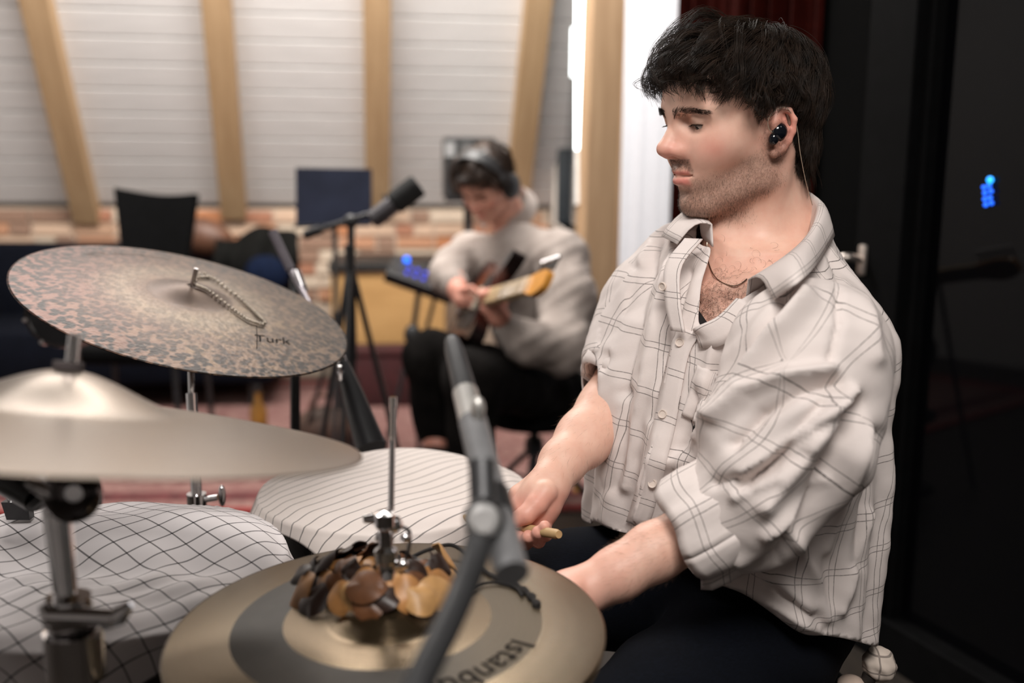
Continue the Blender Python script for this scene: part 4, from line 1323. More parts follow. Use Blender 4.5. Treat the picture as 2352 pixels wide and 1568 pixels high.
# studio vocal microphone on boom
vd = 3.0
vm = thing('studio_microphone', P(905, 465, vd), 'large black broadcast microphone on a boom left of the guitarist', 'microphone')
a_, b_ = P(852, 508, vd), P(962, 424, vd)
dv = b_ - a_
MB().tube([a_, a_ + dv * .04, a_ + dv * .46], [.018, .028, .029], 24).build('body', simple('mic_grey_black', (0.06, .055, .06), .35, .4), vm)
MB().tube([a_ + dv * .46, a_ + dv * .5, a_ + dv * .97, a_ + dv], [.026, .036, .036, .030], 24).build('windscreen', simple('foam_black', (0.010, .010, .010), .95, 0, .3, 80, .4), vm)
MB().tube([P(925, 475, vd - .02), P(915, 470, vd)], .007, 8).build('yoke_knob', BLACKPL, vm)
MB().tube([P(880, 448, vd), P(893, 462, vd)], .006, 8).build('yoke_knob', BLACKPL, vm)
vs_ = thing('vocal_mic_stand', Vector((P(806, 700, vd).x, P(806, 700, vd).y, 0)), 'black tripod boom stand carrying the broadcast microphone', 'stand')
MB().tube([P(722, 532, vd + .05), P(806, 505, vd), P(868, 486, vd)], .009, 12).build('boom', BLACKMET, vs_)
MB().tube([P(700, 540, vd + .06), P(735, 527, vd + .05)], .015, 12).build('counterweight', BLACKMET, vs_)
vb = P(806, 700, vd)
MB().tube([P(806, 505, vd), Vector((vb.x, vb.y, .3))], .011, 12).build('pole', BLACKMET, vs_)
MB().ell(P(806, 508, vd), .022, None, 14, 8).build('boom_clamp', BLACKPL, vs_)
hubz = P(806, 560, vd).z
MB().tube([Vector((vb.x, vb.y, hubz)), Vector((vb.x, vb.y, hubz - .35))], .016, 12).build('lower_tube', BLACKMET, vs_)
for (fx, fy) in ((872, 850), (745, 830), (800, 900)):
    fp = P(fx, fy, vd); dvv = Vector((fp.x - vb.x, fp.y - vb.y, 0))
    foot = {872: Vector((.20, .06, 0)), 745: Vector((-.17, .10, 0)), 800: Vector((-.02, -.22, 0))}[fx]
    MB().tube([Vector((vb.x, vb.y, hubz - .05)), Vector((vb.x, vb.y, .012)) + foot], .009, 8).build('leg', BLACKMET, vs_)

# desk with plywood front, red chest below
dk0, dk1 = wallpt(770, 605), wallpt(1012, 605)
zd = P(930, 597, 5.35).z
dkc = (dk0 + dk1) / 2 + BN * .34; dkc.z = 0
dW = (dk1 - dk0).length
desk = thing('desk', dkc, 'low desk with black top and plywood front under the brick wall', 'desk')
MB().box(dkc + Vector((0, 0, zd - .02)), (dW, .6, .045), RW, .004).build('top', simple('desk_black', (0.012, .012, .012), .5), desk, False)
MB().box(dkc + BN * .27 + Vector((0, 0, zd - .04 - .20)), (dW - .02, .018, .40), RW).build('front_panel', wood_mat('plywood', srgb(172, 132, 80), srgb(190, 150, 96), 0, .5), desk, False)
for s_ in (-1, 1):
    MB().box(dkc + BX * s_ * (dW / 2 - .02) + Vector((0, 0, (zd - .04) / 2)), (.025, .55, zd - .04), RW).build('side_panel', wood_mat('plywood_s', srgb(172, 132, 80), srgb(190, 150, 96), 2, .5), desk, False)
rcst = dkc + BN * .42
ch_ = thing('red_chest', rcst, 'dark red padded chest on the rug in front of the desk', 'chest')
MB().box(rcst + Vector((0, 0, .14)), (dW * .9, .22, .28), RW, .03).build('body', simple('dark_red_cloth', (0.035, .004, .005), .9, 0, .3, 25, .2), ch_)
MB().box(rcst + Vector((0, 0, .285)), (dW * .9, .23, .03), RW, .012).build('lid', simple('dark_red_cloth', (0.035, .004, .005), .9), ch_)

# controller with blue LEDs on a stand
kd = 3.9
k0 = P(968, 642, kd)
ctl = thing('pad_controller', k0, 'black pad controller with a row of blue lights beside the guitarist', 'controller')
xr_ = (P(1045, 672, kd + .02) - P(905, 622, kd)).normalized()
yr_ = Vector((0.1, .95, .35)).normalized(); yr_ = (yr_ - xr_ * yr_.dot(xr_)).normalized()
zr_ = xr_.cross(yr_)
RK = rot_from(xr_, yr_, zr_)
MB().box(k0, (.27, .16, .045), RK, .006).build('body', BLACKPL, ctl, False)
BL2 = emit('blue_led_soft', (0.04, .06, .9, 1), 1.4)
for i in range(5):
    for j in range(2):
        q = k0 + xr_ * (-.06 + i * .033) + yr_ * (-.035 + j * .05) + zr_ * .026
        MB().ell(q, .008, None, 10, 8).build('led_button', BL2, ctl)
MB().ell(k0 + xr_ * -.082 + yr_ * .06 + zr_ * .03, .013, None, 12, 8).build('led_button', emit('blue_led_main', (.01, .16, 1, 1), 3.2), ctl)
cst = thing('controller_stand', Vector((k0.x, k0.y, 0)), 'black folding stand under the pad controller', 'stand')
kn = P(948, 770, kd)
MB().tube([k0 - zr_ * .03, kn], .011, 10).build('post', BLACKMET, cst)
MB().ell(kn, (.035, .03, .045), None, 14, 10).build('knuckle', BLACKPL, cst)
for (fx, fy) in ((-.13, -.05), (.16, .1), (.0, .22)):
    MB().tube([kn, Vector((kn.x + fx, kn.y + fy, .01))], .009, 8).build('leg', BLACKMET, cst)
MB().tube([k0 + xr_ * .07 - zr_ * .02, P(975, 775, kd)], .008, 8).build('brace', BLACKMET, cst)

# loudspeaker behind the guitarist
sp_d = 4.9
s0 = P(1073, 386, sp_d)
spk = thing('loudspeaker', s0 - Vector((0, 0, .15)), 'black studio loudspeaker behind the guitarist\'s head', 'speaker')
RSP = Matrix.Rotation(math.radians(8), 3, 'Z')
MB().box(s0 + Vector((0, .1, 0)), (.245, .2, .30), RSP, .008).build('cabinet', BLACKPL, spk, False)
fw = RSP @ Vector((0, -1, 0))
MB().lathe([(0, .002), (.03, .004), (.07, .018), (.082, .02), (.088, .012), (.088, 0)], s0 + Vector((0, 0, -.05)), fw, 28).build('woofer', simple('cone_grey', (.03, .03, .032), .5), spk)
MB().lathe([(0, .012), (.015, .008), (.034, .016), (.038, 0)], s0 + Vector((0, 0, .09)), fw, 24).build('tweeter', simple('tweeter_grey', (.12, .12, .12), .4), spk)
MB().box(s0 + RSP @ Vector((-.085, -.005, .09)), (.05, .006, .07), RSP).build('badge_plate', simple('grey_plate', (.25, .25, .25), .5), spk, False)
sst = thing('speaker_stand', Vector((s0.x, s0.y + .1, 0)), 'black pole stand under the studio loudspeaker', 'stand')
MB().tube([Vector((s0.x, s0.y + .1, .03)), Vector((s0.x, s0.y + .1, s0.z - .15))], .022, 12).build('pole', BLACKMET, sst)
MB().box(Vector((s0.x, s0.y + .1, s0.z - .158)), (.22, .2, .012)).build('top_plate', BLACKMET, sst, False)
MB().box(Vector((s0.x, s0.y + .1, .015)), (.32, .3, .03)).build('base', BLACKMET, sst, False)

# yellow cable coil hanging by the post
yc = P(1336, 868, 3.62)
yl = thing('yellow_cable', yc, 'yellow cable coil hanging on the post behind the drummer\'s sleeve', 'cable')
YEL = simple('yellow_rubber', srgb(196, 150, 60)[:3], .5, 0, .15)
for k in range(3):
    R_ = .040 + .004 * k
    MB().tube([yc + Vector((R_ * math.cos(t_), -.012 * k, R_ * .9 * math.sin(t_))) for t_ in np.linspace(0, 2 * math.pi, 30, endpoint=False)], .0085, 8, closed=True).build('loop', YEL, yl)
MB().tube(smooth_path([yc + Vector((.02, -.02, -.03)), P(1340, 1000, 3.62), P(1322, 1120, 3.7), Vector((P(1322, 1180, 3.7).x, P(1322, 1180, 3.7).y, .02))], 24), .008, 8).build('tail', YEL, yl)

# mallet with cloth-wrapped head, lower right
t = NT('mallet_plaid')
x, y, z_ = [None] * 3
s = t.new('ShaderNodeSeparateXYZ'); t.l.new(t.coord('Object'), s.inputs[0])
m1 = line_mask(t, s.outputs[0], .022, .0022, .3); m2 = line_mask(t, s.outputs[2], .022, .0022, .2)
c = t.mix(t.math('MULTIPLY', t.math('MAXIMUM', m1, m2), .7), srgb(206, 192, 180), srgb(90, 80, 76))
t.out(Base_Color=c, Roughness=.9)
ml_d = 1.28
mh = P(2020, 1525, ml_d)
mal = thing('cloth_mallet', mh - Vector((0.1, 0, .1)), 'mallet with plaid cloth-wrapped head at the lower right', 'mallet')
bm = bmesh.new(); bmesh.ops.create_icosphere(bm, subdivisions=4, radius=1)
for vv in bm.verts:
    p = vv.co.copy(); n_ = 1 + .05 * math.sin(7 * math.atan2(p.y, p.x) + 3 * p.z) * (1 - abs(p.z)) + .03 * math.sin(9 * p.z + 4 * p.x)
    vv.co = Vector((p.x * .0205, p.y * .021, p.z * .0235)) * n_
    vv.co = Matrix.Rotation(-.35, 3, 'Y') @ vv.co + mh
me = bpy.data.meshes.new('head'); bm.to_mesh(me); bm.free()
link_mesh('head', me, t.m, mal)
MB().tube([P(1998, 1552, ml_d), P(1980, 1585, ml_d), P(1900, 1720, ml_d + .05)], [.010, .0055, .0055], 12).build('handle', simple('mallet_stick', (.02, .016, .014), .5), mal)
MB().ell(P(1955, 1572, ml_d), (.018, .018, .012), None, 14, 8).build('wrap_end', simple('mallet_wrap', srgb(190, 170, 156)[:3], .9), mal)
# ------------------------------------------------------------------ people: shared head builder
def skin_mat(name, base, pale, redc, stubc, lipc, scalpc):
    t = NT(name)
    at = lambda n: t.new('ShaderNodeAttribute', attribute_name=n).outputs['Fac']
    co = t.coord('Object')
    n1 = t.noise(co, 45, 5, 0.6); n2 = t.noise(co, 12, 3); n3 = t.noise(co, 420, 3, 0.6)
    c = t.mix(t.ramp(n1, [(0.3, (0, 0, 0, 1)), (0.7, (1, 1, 1, 1))]), base, pale)
    c = t.mix(t.math('MULTIPLY', at('red'), t.math('ADD', 0.45, t.math('MULTIPLY', n2, 0.6)), clamp=True), c, redc)
    st = t.math('MULTIPLY', at('stub'), t.math('ADD', 0.30, t.math('MULTIPLY', n3, 0.9)), clamp=True)
    c = t.mix(t.math('MULTIPLY', st, 0.74), c, stubc)
    c = t.mix(at('lip'), c, lipc)
    c = t.mix(at('scalp'), c, scalpc)
    t.out(Base_Color=c, Roughness=0.46, Subsurface_Weight=0.12, Subsurface_Scale=0.006)
    t.b.inputs['Subsurface Radius'].default_value = (1.0, 0.35, 0.2)
    t.b.inputs['Specular IOR Level'].default_value = 0.4
    t.bump(t.math('ADD', t.math('MULTIPLY', n3, 0.7), t.math('MULTIPLY', n1, 0.3)), 0.10, 0.0012)
    return t.m

def head_field(h, lo=(-0.125, -0.11, -0.20), hi=(0.14, 0.11, 0.145), ear=True):
    F = Field(lo, hi, h)
    F.ell((-.004, 0, .047), (.098, .0765, .086), 0)
    F.ell((.040, 0, .046), (.0615, .060, .056), .03)
    F.ell((.050, 0, -.020), (.042, .047, .060), .03)
    F.ell((.052, .044, -.006), (.024, .018, .019), .03, mir=True)
    F.cone((.004, .054, -.006), (.006, .050, -.058), .017, .016, .03, mir=True)
    F.cone((.006, .049, -.056), (.066, .016, -.084), .016, .0155, .022, mir=True)
    F.ell((.0765, 0, -.084), (.0165, .019, .0155), .016)
    F.ell((.074, 0, -.046), (.022, .028, .024), .018)
    F.cone((.0935, .010, .032), (.078, .043, .034), .0115, .010, .014, mir=True)
    F.ell((.0990, .0330, .0180), (.0165, .0195, .0115), .012, 's', mir=True)
    F.ell((.0990, .0180, .0215), (.0110, .0065, .0085), .008, 's', mir=True)
    F.ell((.072, .026, -.018), (.02, .02, .02), .02, mir=True)
    # nose
    F.cone((.0925, 0, .026), (.1145, 0, -.007), .0074, .0086, .009)
    F.cone((.087, .0075, .014), (.0985, .011, -.012), .0085, .0095, .012, mir=True)
    F.ell((.1150, 0, -.0105), (.0112, .0098, .0090), .007)
    F.ell((.1015, .0118, -.0140), (.0112, .0062, .0068), .007, mir=True)
    F.cone((.112, 0, -.0180), (.098, 0, -.0210), .0046, .0050, .005)
    F.ell((.1060, .0066, -.0218), (.0070, .0034, .0036), .003, 's', mir=True)
    # mouth
    F.chain([(.0975, 0, -.0400), (.0945, .0095, -.0398), (.0850, .0225, -.0440)], [.0038, .0038, .0022], .006, mir=True)
    F.chain([(.0955, 0, -.0532), (.0930, .009, -.0525), (.0845, .0215, -.0458)], [.0060, .0056, .0024], .006, mir=True)
    F.chain([(.104, 0, -.0462), (.0985, .010, -.0458), (.0885, .0225, -.0450)], [.0027, .0026, .0014], .0018, 's', mir=True)
    F.ell((.0985, 0, -.0670), (.0085, .016, .0065), .009, 's')
    # lids
    F.ell((.0770, .0320, .0200), (.0142, .0150, .0142), .004, mir=True)
    F.ell((.0895, .0330, .0148), (.0060, .0125, .0022), .0015, 's', mir=True)
    F.chain([(.0880, .0205, .0235), (.0900, .0320, .0262), (.0825, .0460, .0230)], [.0022, .0026, .0022], .005, mir=True)
    # neck
    F.cone((-.022, 0, -.035), (-.050, 0, -.19), .056, .060, .02)
    F.cone((.012, 0, -.085), (-.005, 0, -.19), .034, .040, .03)
    F.cone((-.020, .056, -.03), (.010, .022, -.19), .013, .012, .022, mir=True)
    F.ell((.034, 0, -.128), (.012, .011, .016), .02)
    if ear:
        def E(b, z, o=0.0): return (.012 - b * .84, .0725 + b * .38 + o, z * .88)
        for zc_, rz_ in ((.000, .0255), (.013, .0150)):
            e_ = E(.015, zc_)
            F.ell(e_, (.0145, .0062, rz_), .006, M=Matrix.Rotation(math.radians(24), 3, 'Z'))
            F.ell((e_[0], -e_[1], e_[2]), (.0145, .0062, rz_), .006, M=Matrix.Rotation(math.radians(-24), 3, 'Z'))
        hx = [E(.006, .004, .002), E(.002, .014, .003), E(.005, .025, .004), E(.014, .0315, .004), E(.026, .028, .004), E(.0325, .015, .004), E(.031, -.001, .003), E(.025, -.014, .003), E(.017, -.024, .002), E(.007, -.0295, .001)]
        F.chain(hx, [.0028, .0031, .0034, .0036, .0037, .0037, .0036, .0038, .0054, .0060], .003, mir=True)
        F.ell(E(.013, -.001, .0075), (.0080, .0065, .0100), .004, 's', mir=True)
        F.ell(E(.019, .020, .0090), (.0060, .0045, .0048), .003, 's', mir=True)
        F.chain([E(.020, .014, .003), E(.0235, .002, .004), E(.019, -.010, .004), E(.011, -.014, .003)], [.0028, .0030, .0030, .0034], .003, mir=True)
        F.ell(E(.002, -.003, .002), (.0042, .0042, .0060), .003, mir=True)
    return F

def head_attrs(v):
    x, y, z = v[:, 0], np.abs(v[:, 1]), v[:, 2]
    g = lambda c, r: np.exp(-(((x - c[0]) / r[0]) ** 2 + ((y - c[1]) / r[1]) ** 2 + ((z - c[2]) / r[2]) ** 2))
    red = 0.65 * g((.116, 0, -.012), (.016, .016, .014)) + 0.75 * g((.075, .045, -.012), (.022, .022, .016)) + .55 * g((.095, .015, -.012), (.02, .012, .02)) + 0.85 * g((-.008, .085, .0), (.03, .016, .04))
    # beard: below a line from sideburn to mouth corner, plus moustache
    line = -.020 - .24 * np.clip(x, 0, .1) - .012 * sstep(.02, .06, x)
    beard = sstep(.012, -.012, z - line) * sstep(-.020, .008, x - .03 * sstep(-.06, -.09, z)) * sstep(-.122, -.095, z)
    side = sstep(.026, .010, x) * sstep(-.014, .000, x) * sstep(.02, .005, z) * sstep(.05, .06, y) * sstep(-.06, -.04, z)
    moust = .85 * sstep(-.022, -.026, z) * sstep(.076, .082, x) * sstep(-.040, -.0365, z + .2 * np.clip(y - .012, 0, 1)) * sstep(.028, .022, y)
    stub = np.clip(np.maximum(np.maximum(beard, side), moust), 0, 1)
    stub *= 1 - 0.8 * g((.093, 0, -.062), (.012, .016, .006))
    up = np.exp(-((z + .0415) / .0032) ** 2) * sstep(.084, .090, x + .05 * y) * sstep(.0225, .018, y)
    lo = np.exp(-((z + .0525) / .0055) ** 2) * sstep(.084, .090, x + .05 * y) * sstep(.0215, .016, y)
    lip = np.clip(np.maximum(up * .85, lo * .95), 0, .85)
    stub = stub * (1 - np.clip(lip * 1.5, 0, 1))
    hl = .066 - .055 * sstep(.035, .005, x) - .05 * sstep(-.03, -.06, x) + .01 * sstep(.03, .08, x)
    scalp = sstep(-.004, .006, z - hl) * (1 - sstep(.068, .076, y) * sstep(.035, .02, z))
    scalp = np.maximum(scalp, sstep(-.035, -.05, x) * sstep(-.072, -.05, z))
    return {'red': np.clip(red, 0, 1), 'stub': stub, 'lip': lip, 'scalp': scalp}

class Frame:
    def __init__(self, o, x, y, z):
        self.o = np.array(o, float); self.A = np.array([list(x), list(y), list(z)], float)
    def w(self, p): return np.asarray(p, float) @ self.A + self.o
    def l(self, p): return (np.asarray(p, float) - self.o) @ self.A.T
    def V(self, *p): return Vector(self.w(p))

def head_frame(fwd_deg, pitch_deg, tilt_deg, ear_px, ear_d):
    """tilt: towards his left (camera) side"""
    a = math.radians(fwd_deg)
    f = Vector((math.cos(a), math.sin(a), 0)); l = Vector((-f.y, f.x, 0)); u = Vector((0, 0, 1))
    th = math.radians(pitch_deg)
    f2 = f * math.cos(th) - u * math.sin(th); u2 = u * math.cos(th) + f * math.sin(th)
    ti = math.radians(tilt_deg)
    l2 = l * math.cos(ti) - u2 * math.sin(ti); u3 = u2 * math.cos(ti) + l * math.sin(ti)
    o = P(ear_px[0], ear_px[1], ear_d) - l2 * .080 - f2 * .002
    return Frame(o, f2, l2, u3)

HAIR_C = np.array([-.004, 0, .045]); HAIR_R = np.array([.101, .079, .088])
def hair_locks(nlock, nstr, seed, lift=0.026, zt_tab=None, K=11, lmax=.11, curl=.006, whorl=(-.055, .0, .125), hairline=.068, spread=.0065):
    rg = np.random.default_rng(seed)
    out = []; tips = []
    W0 = np.array(whorl)
    def n_at(p):
        n = (p - HAIR_C) / HAIR_R ** 2; return n / np.linalg.norm(n)
    tabp, tabz = zip(*zt_tab)
    made = 0; tries = 0
    while made < nlock and tries < nlock * 30:
        tries += 1
        d = rg.normal(size=3); d /= np.linalg.norm(d)
        p = HAIR_C + HAIR_R * d * .985
        az = abs(math.degrees(math.atan2(p[1], p[0])))
        zt = np.interp(az, tabp, tabz)
        hl = np.interp(az, [0, 35, 60, 80, 100, 125, 180], [hairline, hairline - .004, .045, .03, .05, -.01, -.05])
        if p[2] < hl: continue
        h0 = lift * rg.uniform(.15, 1.0) * np.interp(az, [0, 45, 80, 110, 180], [1.35, 1.15, .85, .50, .45])
        L = lmax * rg.uniform(.55, 1.0)
        ztl = zt + rg.uniform(-.006, .016)
        pts = []; q = p.copy(); s = 0; ds = .005
        side = rg.normal() * .35
        while s < L:
            n = n_at(q)
            if q[2] < .004 and q[0] < -.01:
                n = np.array([q[0] - HAIR_C[0], q[1], 0.0]); n /= np.linalg.norm(n)
            r = q - W0; r = r - n * (r @ n)
            r /= (np.linalg.norm(r) + 1e-6)
            b = np.cross(n, r)
            dirv = r + b * side * (1 - s / L) + np.array([0.15 if q[2] > .06 else 0, 0, -.25])
            dirv -= n * (dirv @ n); dirv /= np.linalg.norm(dirv)
            q = q + dirv * ds
            e = (q - HAIR_C) / HAIR_R; el = np.linalg.norm(e)
            if q[2] > .004 or q[0] >= -.01: q = HAIR_C + HAIR_R * e / el
            else: q = q + np.array([.0010, 0, 0]) + n * (.0022 if q[2] < -.06 else 0)
            s += ds; pts.append((q.copy(), n, b))
            if q[2] < ztl: break
        if len(pts) < 5: continue
        made += 1
        M = len(pts)
        u = np.linspace(0, 1, M)
        hh = h0 * np.sin(np.pi * np.clip(u * .80 + .04, 0, 1)) ** .8
        ph = rg.uniform(0, 6.28); fr = rg.uniform(3.0, 7.5); am = curl * rg.uniform(.3, 1.3)
        base = np.array([pts[i][0] + pts[i][1] * hh[i] + pts[i][2] * am * u[i] * math.sin(fr * u[i] + ph) + pts[i][1] * .6 * am * u[i] * math.cos(fr * u[i] + ph) for i in range(M)])
        B = np.array([pts[i][2] for i in range(M)]); N = np.array([pts[i][1] for i in range(M)])
        ui = np.linspace(0, 1, K) * (M - 1)
        i0 = np.clip(ui.astype(int), 0, M - 2); ft = (ui - i0)[:, None]
        base = base[i0] * (1 - ft) + base[i0 + 1] * ft
        B = B[i0]; N = N[i0]
        k = np.linspace(0, 1, K)[:, None]
        for _ in range(nstr):
            o1, o2 = rg.normal(size=2) * spread
            wd = (1 - .62 * k ** 1.3)
            fly = rg.normal(size=3) * .0035 * (rg.random() < .25)
            st = base + B * o1 * wd + N * o2 * .6 * wd + fly * k ** 2
            cut = rg.uniform(.8, 1.0)
            kk = np.linspace(0, cut, K) * (K - 1)
            j0 = np.clip(kk.astype(int), 0, K - 2); fj = (kk - j0)[:, None]
            out.append(st[j0] * (1 - fj) + st[j0 + 1] * fj)
    out = np.array(out)
    # trim every strand at the cut line of the hairstyle
    K_ = out.shape[1]
    azs = np.abs(np.degrees(np.arctan2(out[:, :, 1], out[:, :, 0])))
    lv = rg.uniform(-.009, .006, size=len(out) // nstr + 1)[np.arange(len(out)) // nstr][:, None]
    lim = np.interp(azs, tabp, tabz) - .004 * rg.random(size=(len(out), 1)) + lv
    bad = out[:, :, 2] < lim
    first = np.where(bad.any(1), bad.argmax(1), K_ - 1)
    keep = first >= 3
    out, first = out[keep], first[keep]
    kk = np.linspace(0, 1, K_)[None, :] * first[:, None]
    j0 = np.clip(kk.astype(int), 0, K_ - 2); fj = (kk - j0)[:, :, None]
    ii = np.arange(len(out))[:, None]
    return out[ii, j0] * (1 - fj) + out[ii, j0 + 1] * fj

HAIRD = NT('dark_brown_hair')
_n = HAIRD.noise(HAIRD.coord('Object'), 60, 3)
HAIRD.out(Base_Color=HAIRD.ramp(_n, [(0.3, (0.008, 0.0055, 0.004, 1)), (0.7, (0.030, 0.018, 0.012, 1))]), Roughness=0.5)
HAIRD.b.inputs['Specular IOR Level'].default_value = 0.2
HAIRD = HAIRD.m
# ------------------------------------------------------------------ the drummer
from mathutils.bvhtree import BVHTree
SKIN = skin_mat('drummer_skin', srgb(222, 174, 154), srgb(230, 190, 170), srgb(212, 122, 108), srgb(104, 76, 62), srgb(200, 116, 106), (0.012, .009, .007, 1))
OXY = (0.295, 1.30)
S_ = Vector((0.53, -0.848, 0)).normalized(); F_ = Vector((S_.y, -S_.x, 0))      # his left side; his front
F_ = Vector((-0.848, -0.53, 0)).normalized()
BF = Frame((OXY[0], OXY[1], 0), S_, F_, (0, 0, 1))
drummer = thing('person', (OXY[0], OXY[1], 0.5), 'dark-haired drummer in an off-white checked shirt looking down at the snare', 'person')

HF = head_frame(202.0, 7.0, 2.0, (1788, 303), 1.222)
# chest and shoulders under the shirt, arms, hands: same skin
def body_stack(zs, A, B, CFW, grow=0.0, ex=2.3):
    def fn(X, Y, Z):
        s = (X - OXY[0]) * S_.x + (Y - OXY[1]) * S_.y
        f = (X - OXY[0]) * F_.x + (Y - OXY[1]) * F_.y
        z1 = Z.ravel()
        a = (np.interp(z1, zs, A) + grow)[None, None, :]; b = (np.interp(z1, zs, B) + grow)[None, None, :]; c = np.interp(z1, zs, CFW)[None, None, :]
        e = (np.abs(s / a) ** ex + np.abs((f - c) / b) ** ex) ** (1 / ex)
        return ((e - 1) * np.minimum(a, b) * .9).astype(np.float32)
    return fn
TZ = [.50, .60, .70, .80, .90, .98, 1.03, 1.065, 1.09, 1.115, 1.15]
TA = [.205, .212, .216, .218, .212, .192, .152, .112, .086, .076, .074]
TB = [.150, .154, .154, .150, .143, .132, .116, .098, .084, .078, .076]
TC = [.000, .004, .006, .005, .000, -.012, -.022, -.032, -.040, -.045, -.048]
SHN = BF.w((.165, -.01, 1.005)); SHF = BF.w((-.165, -.01, 1.005))
ELN = np.array(P(1742, 1168, 1.105)); ELF = np.array(P(1425, 880, 1.40))

CA = [.175, .185, .190, .190, .186, .160, .112, .074, .054, .046, .042]; CB_ = [.12, .126, .126, .122, .114, .102, .084, .066, .052, .046, .042]
HD = head_field(0.0019, (-0.185, -0.20, -0.33), (0.14, 0.20, 0.145))
sl_, X, Y, Z = HD.sub((-1, -1, -.34), (1, 1, -.030))
A_h = HF.A.astype(np.float32)
wxx, wyy, wzz = [(HF.o[c] + X * A_h[0, c] + Y * A_h[1, c] + Z * A_h[2, c]).astype(np.float32) for c in range(3)]
s_ = (wxx - OXY[0]) * S_.x + (wyy - OXY[1]) * S_.y; f_ = (wxx - OXY[0]) * F_.x + (wyy - OXY[1]) * F_.y
a_i, b_i, c_i = [np.interp(wzz.ravel(), TZ, q).astype(np.float32).reshape(wzz.shape) for q in (CA, CB_, TC)]
dch = ((np.abs(s_ / a_i) ** 2.3 + np.abs((f_ - c_i) / b_i) ** 2.3) ** (1 / 2.3) - 1) * np.minimum(a_i, b_i) * .9
dch = np.maximum(dch, wzz - 1.075)
for sg in (-1, 1):                                    # collar bones
    p0, p1 = np.array((sg * .012, .062, 1.025)), np.array((sg * .085, .040, 1.048)); ba = p1 - p0
    tt = np.clip(((s_ - p0[0]) * ba[0] + (f_ - p0[1]) * ba[1] + (wzz - p0[2]) * ba[2]) / (ba @ ba), 0, 1)
    dcl = np.sqrt((s_ - p0[0] - ba[0] * tt) ** 2 + (f_ - p0[1] - ba[1] * tt) ** 2 + (wzz - p0[2] - ba[2] * tt) ** 2) - .010
    hh = np.clip(.5 + .5 * (dcl - dch) / .02, 0, 1); dch = dcl * (1 - hh) + dch * hh - .02 * hh * (1 - hh)
Fh = HD.f[sl_]
hh = np.clip(.5 + .5 * (dch - Fh) / .055, 0, 1)
HD.f[sl_] = dch * (1 - hh) + Fh * hh - .055 * hh * (1 - hh)
del wxx, wyy, wzz, s_, f_, a_i, b_i, c_i, dch
hv, hq = HD.mesh(1)
hat = head_attrs(hv)
HB = BVHTree.FromPolygons([tuple(p) for p in hv], [tuple(int(i) for i in f) for f in hq])
hn_ = vnormals(hv, hq)
def hsurf(y, z, x0=.2):
    r = HB.ray_cast(Vector((x0, y, z)), Vector((-1, 0, 0)))
    return np.array(r[0]), np.array(r[1])
hw = HF.w(hv)

hat['red'] = np.maximum(hat['red'], .12 * (hv[:, 2] < -.15))
CB = BVHTree.FromPolygons([tuple(p) for p in hw], [tuple(int(i) for i in f) for f in hq])
wr = P(1262, 1108, 1.262)
fa = [ELF, P(1394, 938, 1.37), P(1340, 1005, 1.33), P(1292, 1062, 1.29), wr]
def bounds(pts, pad):
    a = np.array([list(p) for p in pts]); return a.min(0) - pad, a.max(0) + pad
allp = fa + [P(1150, 1270, 1.22), P(1290, 1100, 1.30)]
lo, hi = bounds(allp, .055)
AF = Field(lo, hi, .0021)
AF.chain(fa, [.039, .0385, .0350, .0285, .0232], .015)
AF.chain([P(1405, 960, 1.355), P(1350, 1030, 1.315)], [.026, .020], .02)
# back of hand / palm
AF.chain([wr, P(1240, 1138, 1.252), P(1205, 1168, 1.252)], [.0240, .0235, .0200], .012)
AF.chain([P(1268, 1128, 1.258), P(1246, 1168, 1.250), P(1240, 1195, 1.248)], [.0180, .0190, .0150], .012)
AF.chain([P(1238, 1110, 1.268), P(1196, 1142, 1.268), P(1180, 1170, 1.264)], [.0175, .0165, .0130], .004)     # index side
# thumb laid along the stick
AF.chain([P(1252, 1130, 1.236), P(1232, 1158, 1.226), P(1208, 1182, 1.220), P(1184, 1194, 1.220)], [.0160, .0138, .0120, .0098], .0025)
# fingers closing under the stick
fing = [([(1180, 1166, 1.262), (1166, 1200, 1.252), (1176, 1232, 1.240), (1194, 1234, 1.222)], [.0112, .0100, .0092, .0082]),
        ([(1202, 1186, 1.262), (1194, 1230, 1.250), (1206, 1246, 1.228), (1214, 1232, 1.208)], [.0112, .0102, .0094, .0084]),
        ([(1228, 1190, 1.258), (1226, 1232, 1.244), (1236, 1242, 1.216), (1236, 1222, 1.197)], [.0108, .0098, .0090, .0082]),
        ([(1246, 1186, 1.254), (1252, 1222, 1.236), (1254, 1228, 1.210), (1251, 1208, 1.193)], [.0096, .0086, .0080, .0072])]
for pts, rs in fing:
    AF.chain([P(*p) for p in pts], rs, .0022)
fv, fq = AF.mesh(1)
# near forearm and fist
nw = P(1340, 1356, 1.075)
na = [ELN, P(1600, 1216, 1.10), P(1500, 1268, 1.09), P(1420, 1316, 1.08), nw]
fist = [P(1300, 1372, 1.07), P(1250, 1392, 1.06)]
lo, hi = bounds(na + fist + [P(1210, 1420, 1.04)], .06)
NF = Field(lo, hi, .0024)
NF.chain(na, [.036, .0315, .0300, .0272, .0240], .015)
NF.chain([nw] + fist, [.0245, .026, .022], .012)
for k in range(4):
    a_ = Vector(fist[1]) + Vector((-.005 + .004 * k, .024 - .018 * k, .008))
    NF.chain([a_, a_ + Vector((-.030, 0, -.010)), a_ + Vector((-.026, 0, -.034)), a_ + Vector((-.004, 0, -.036))], [.0108, .010, .0092, .0082], .0025)
NF.chain([P(1310, 1362, 1.05), P(1270, 1370, 1.035), P(1235, 1388, 1.03)], [.016, .0125, .0100], .005)
nv, nq = NF.mesh(1)

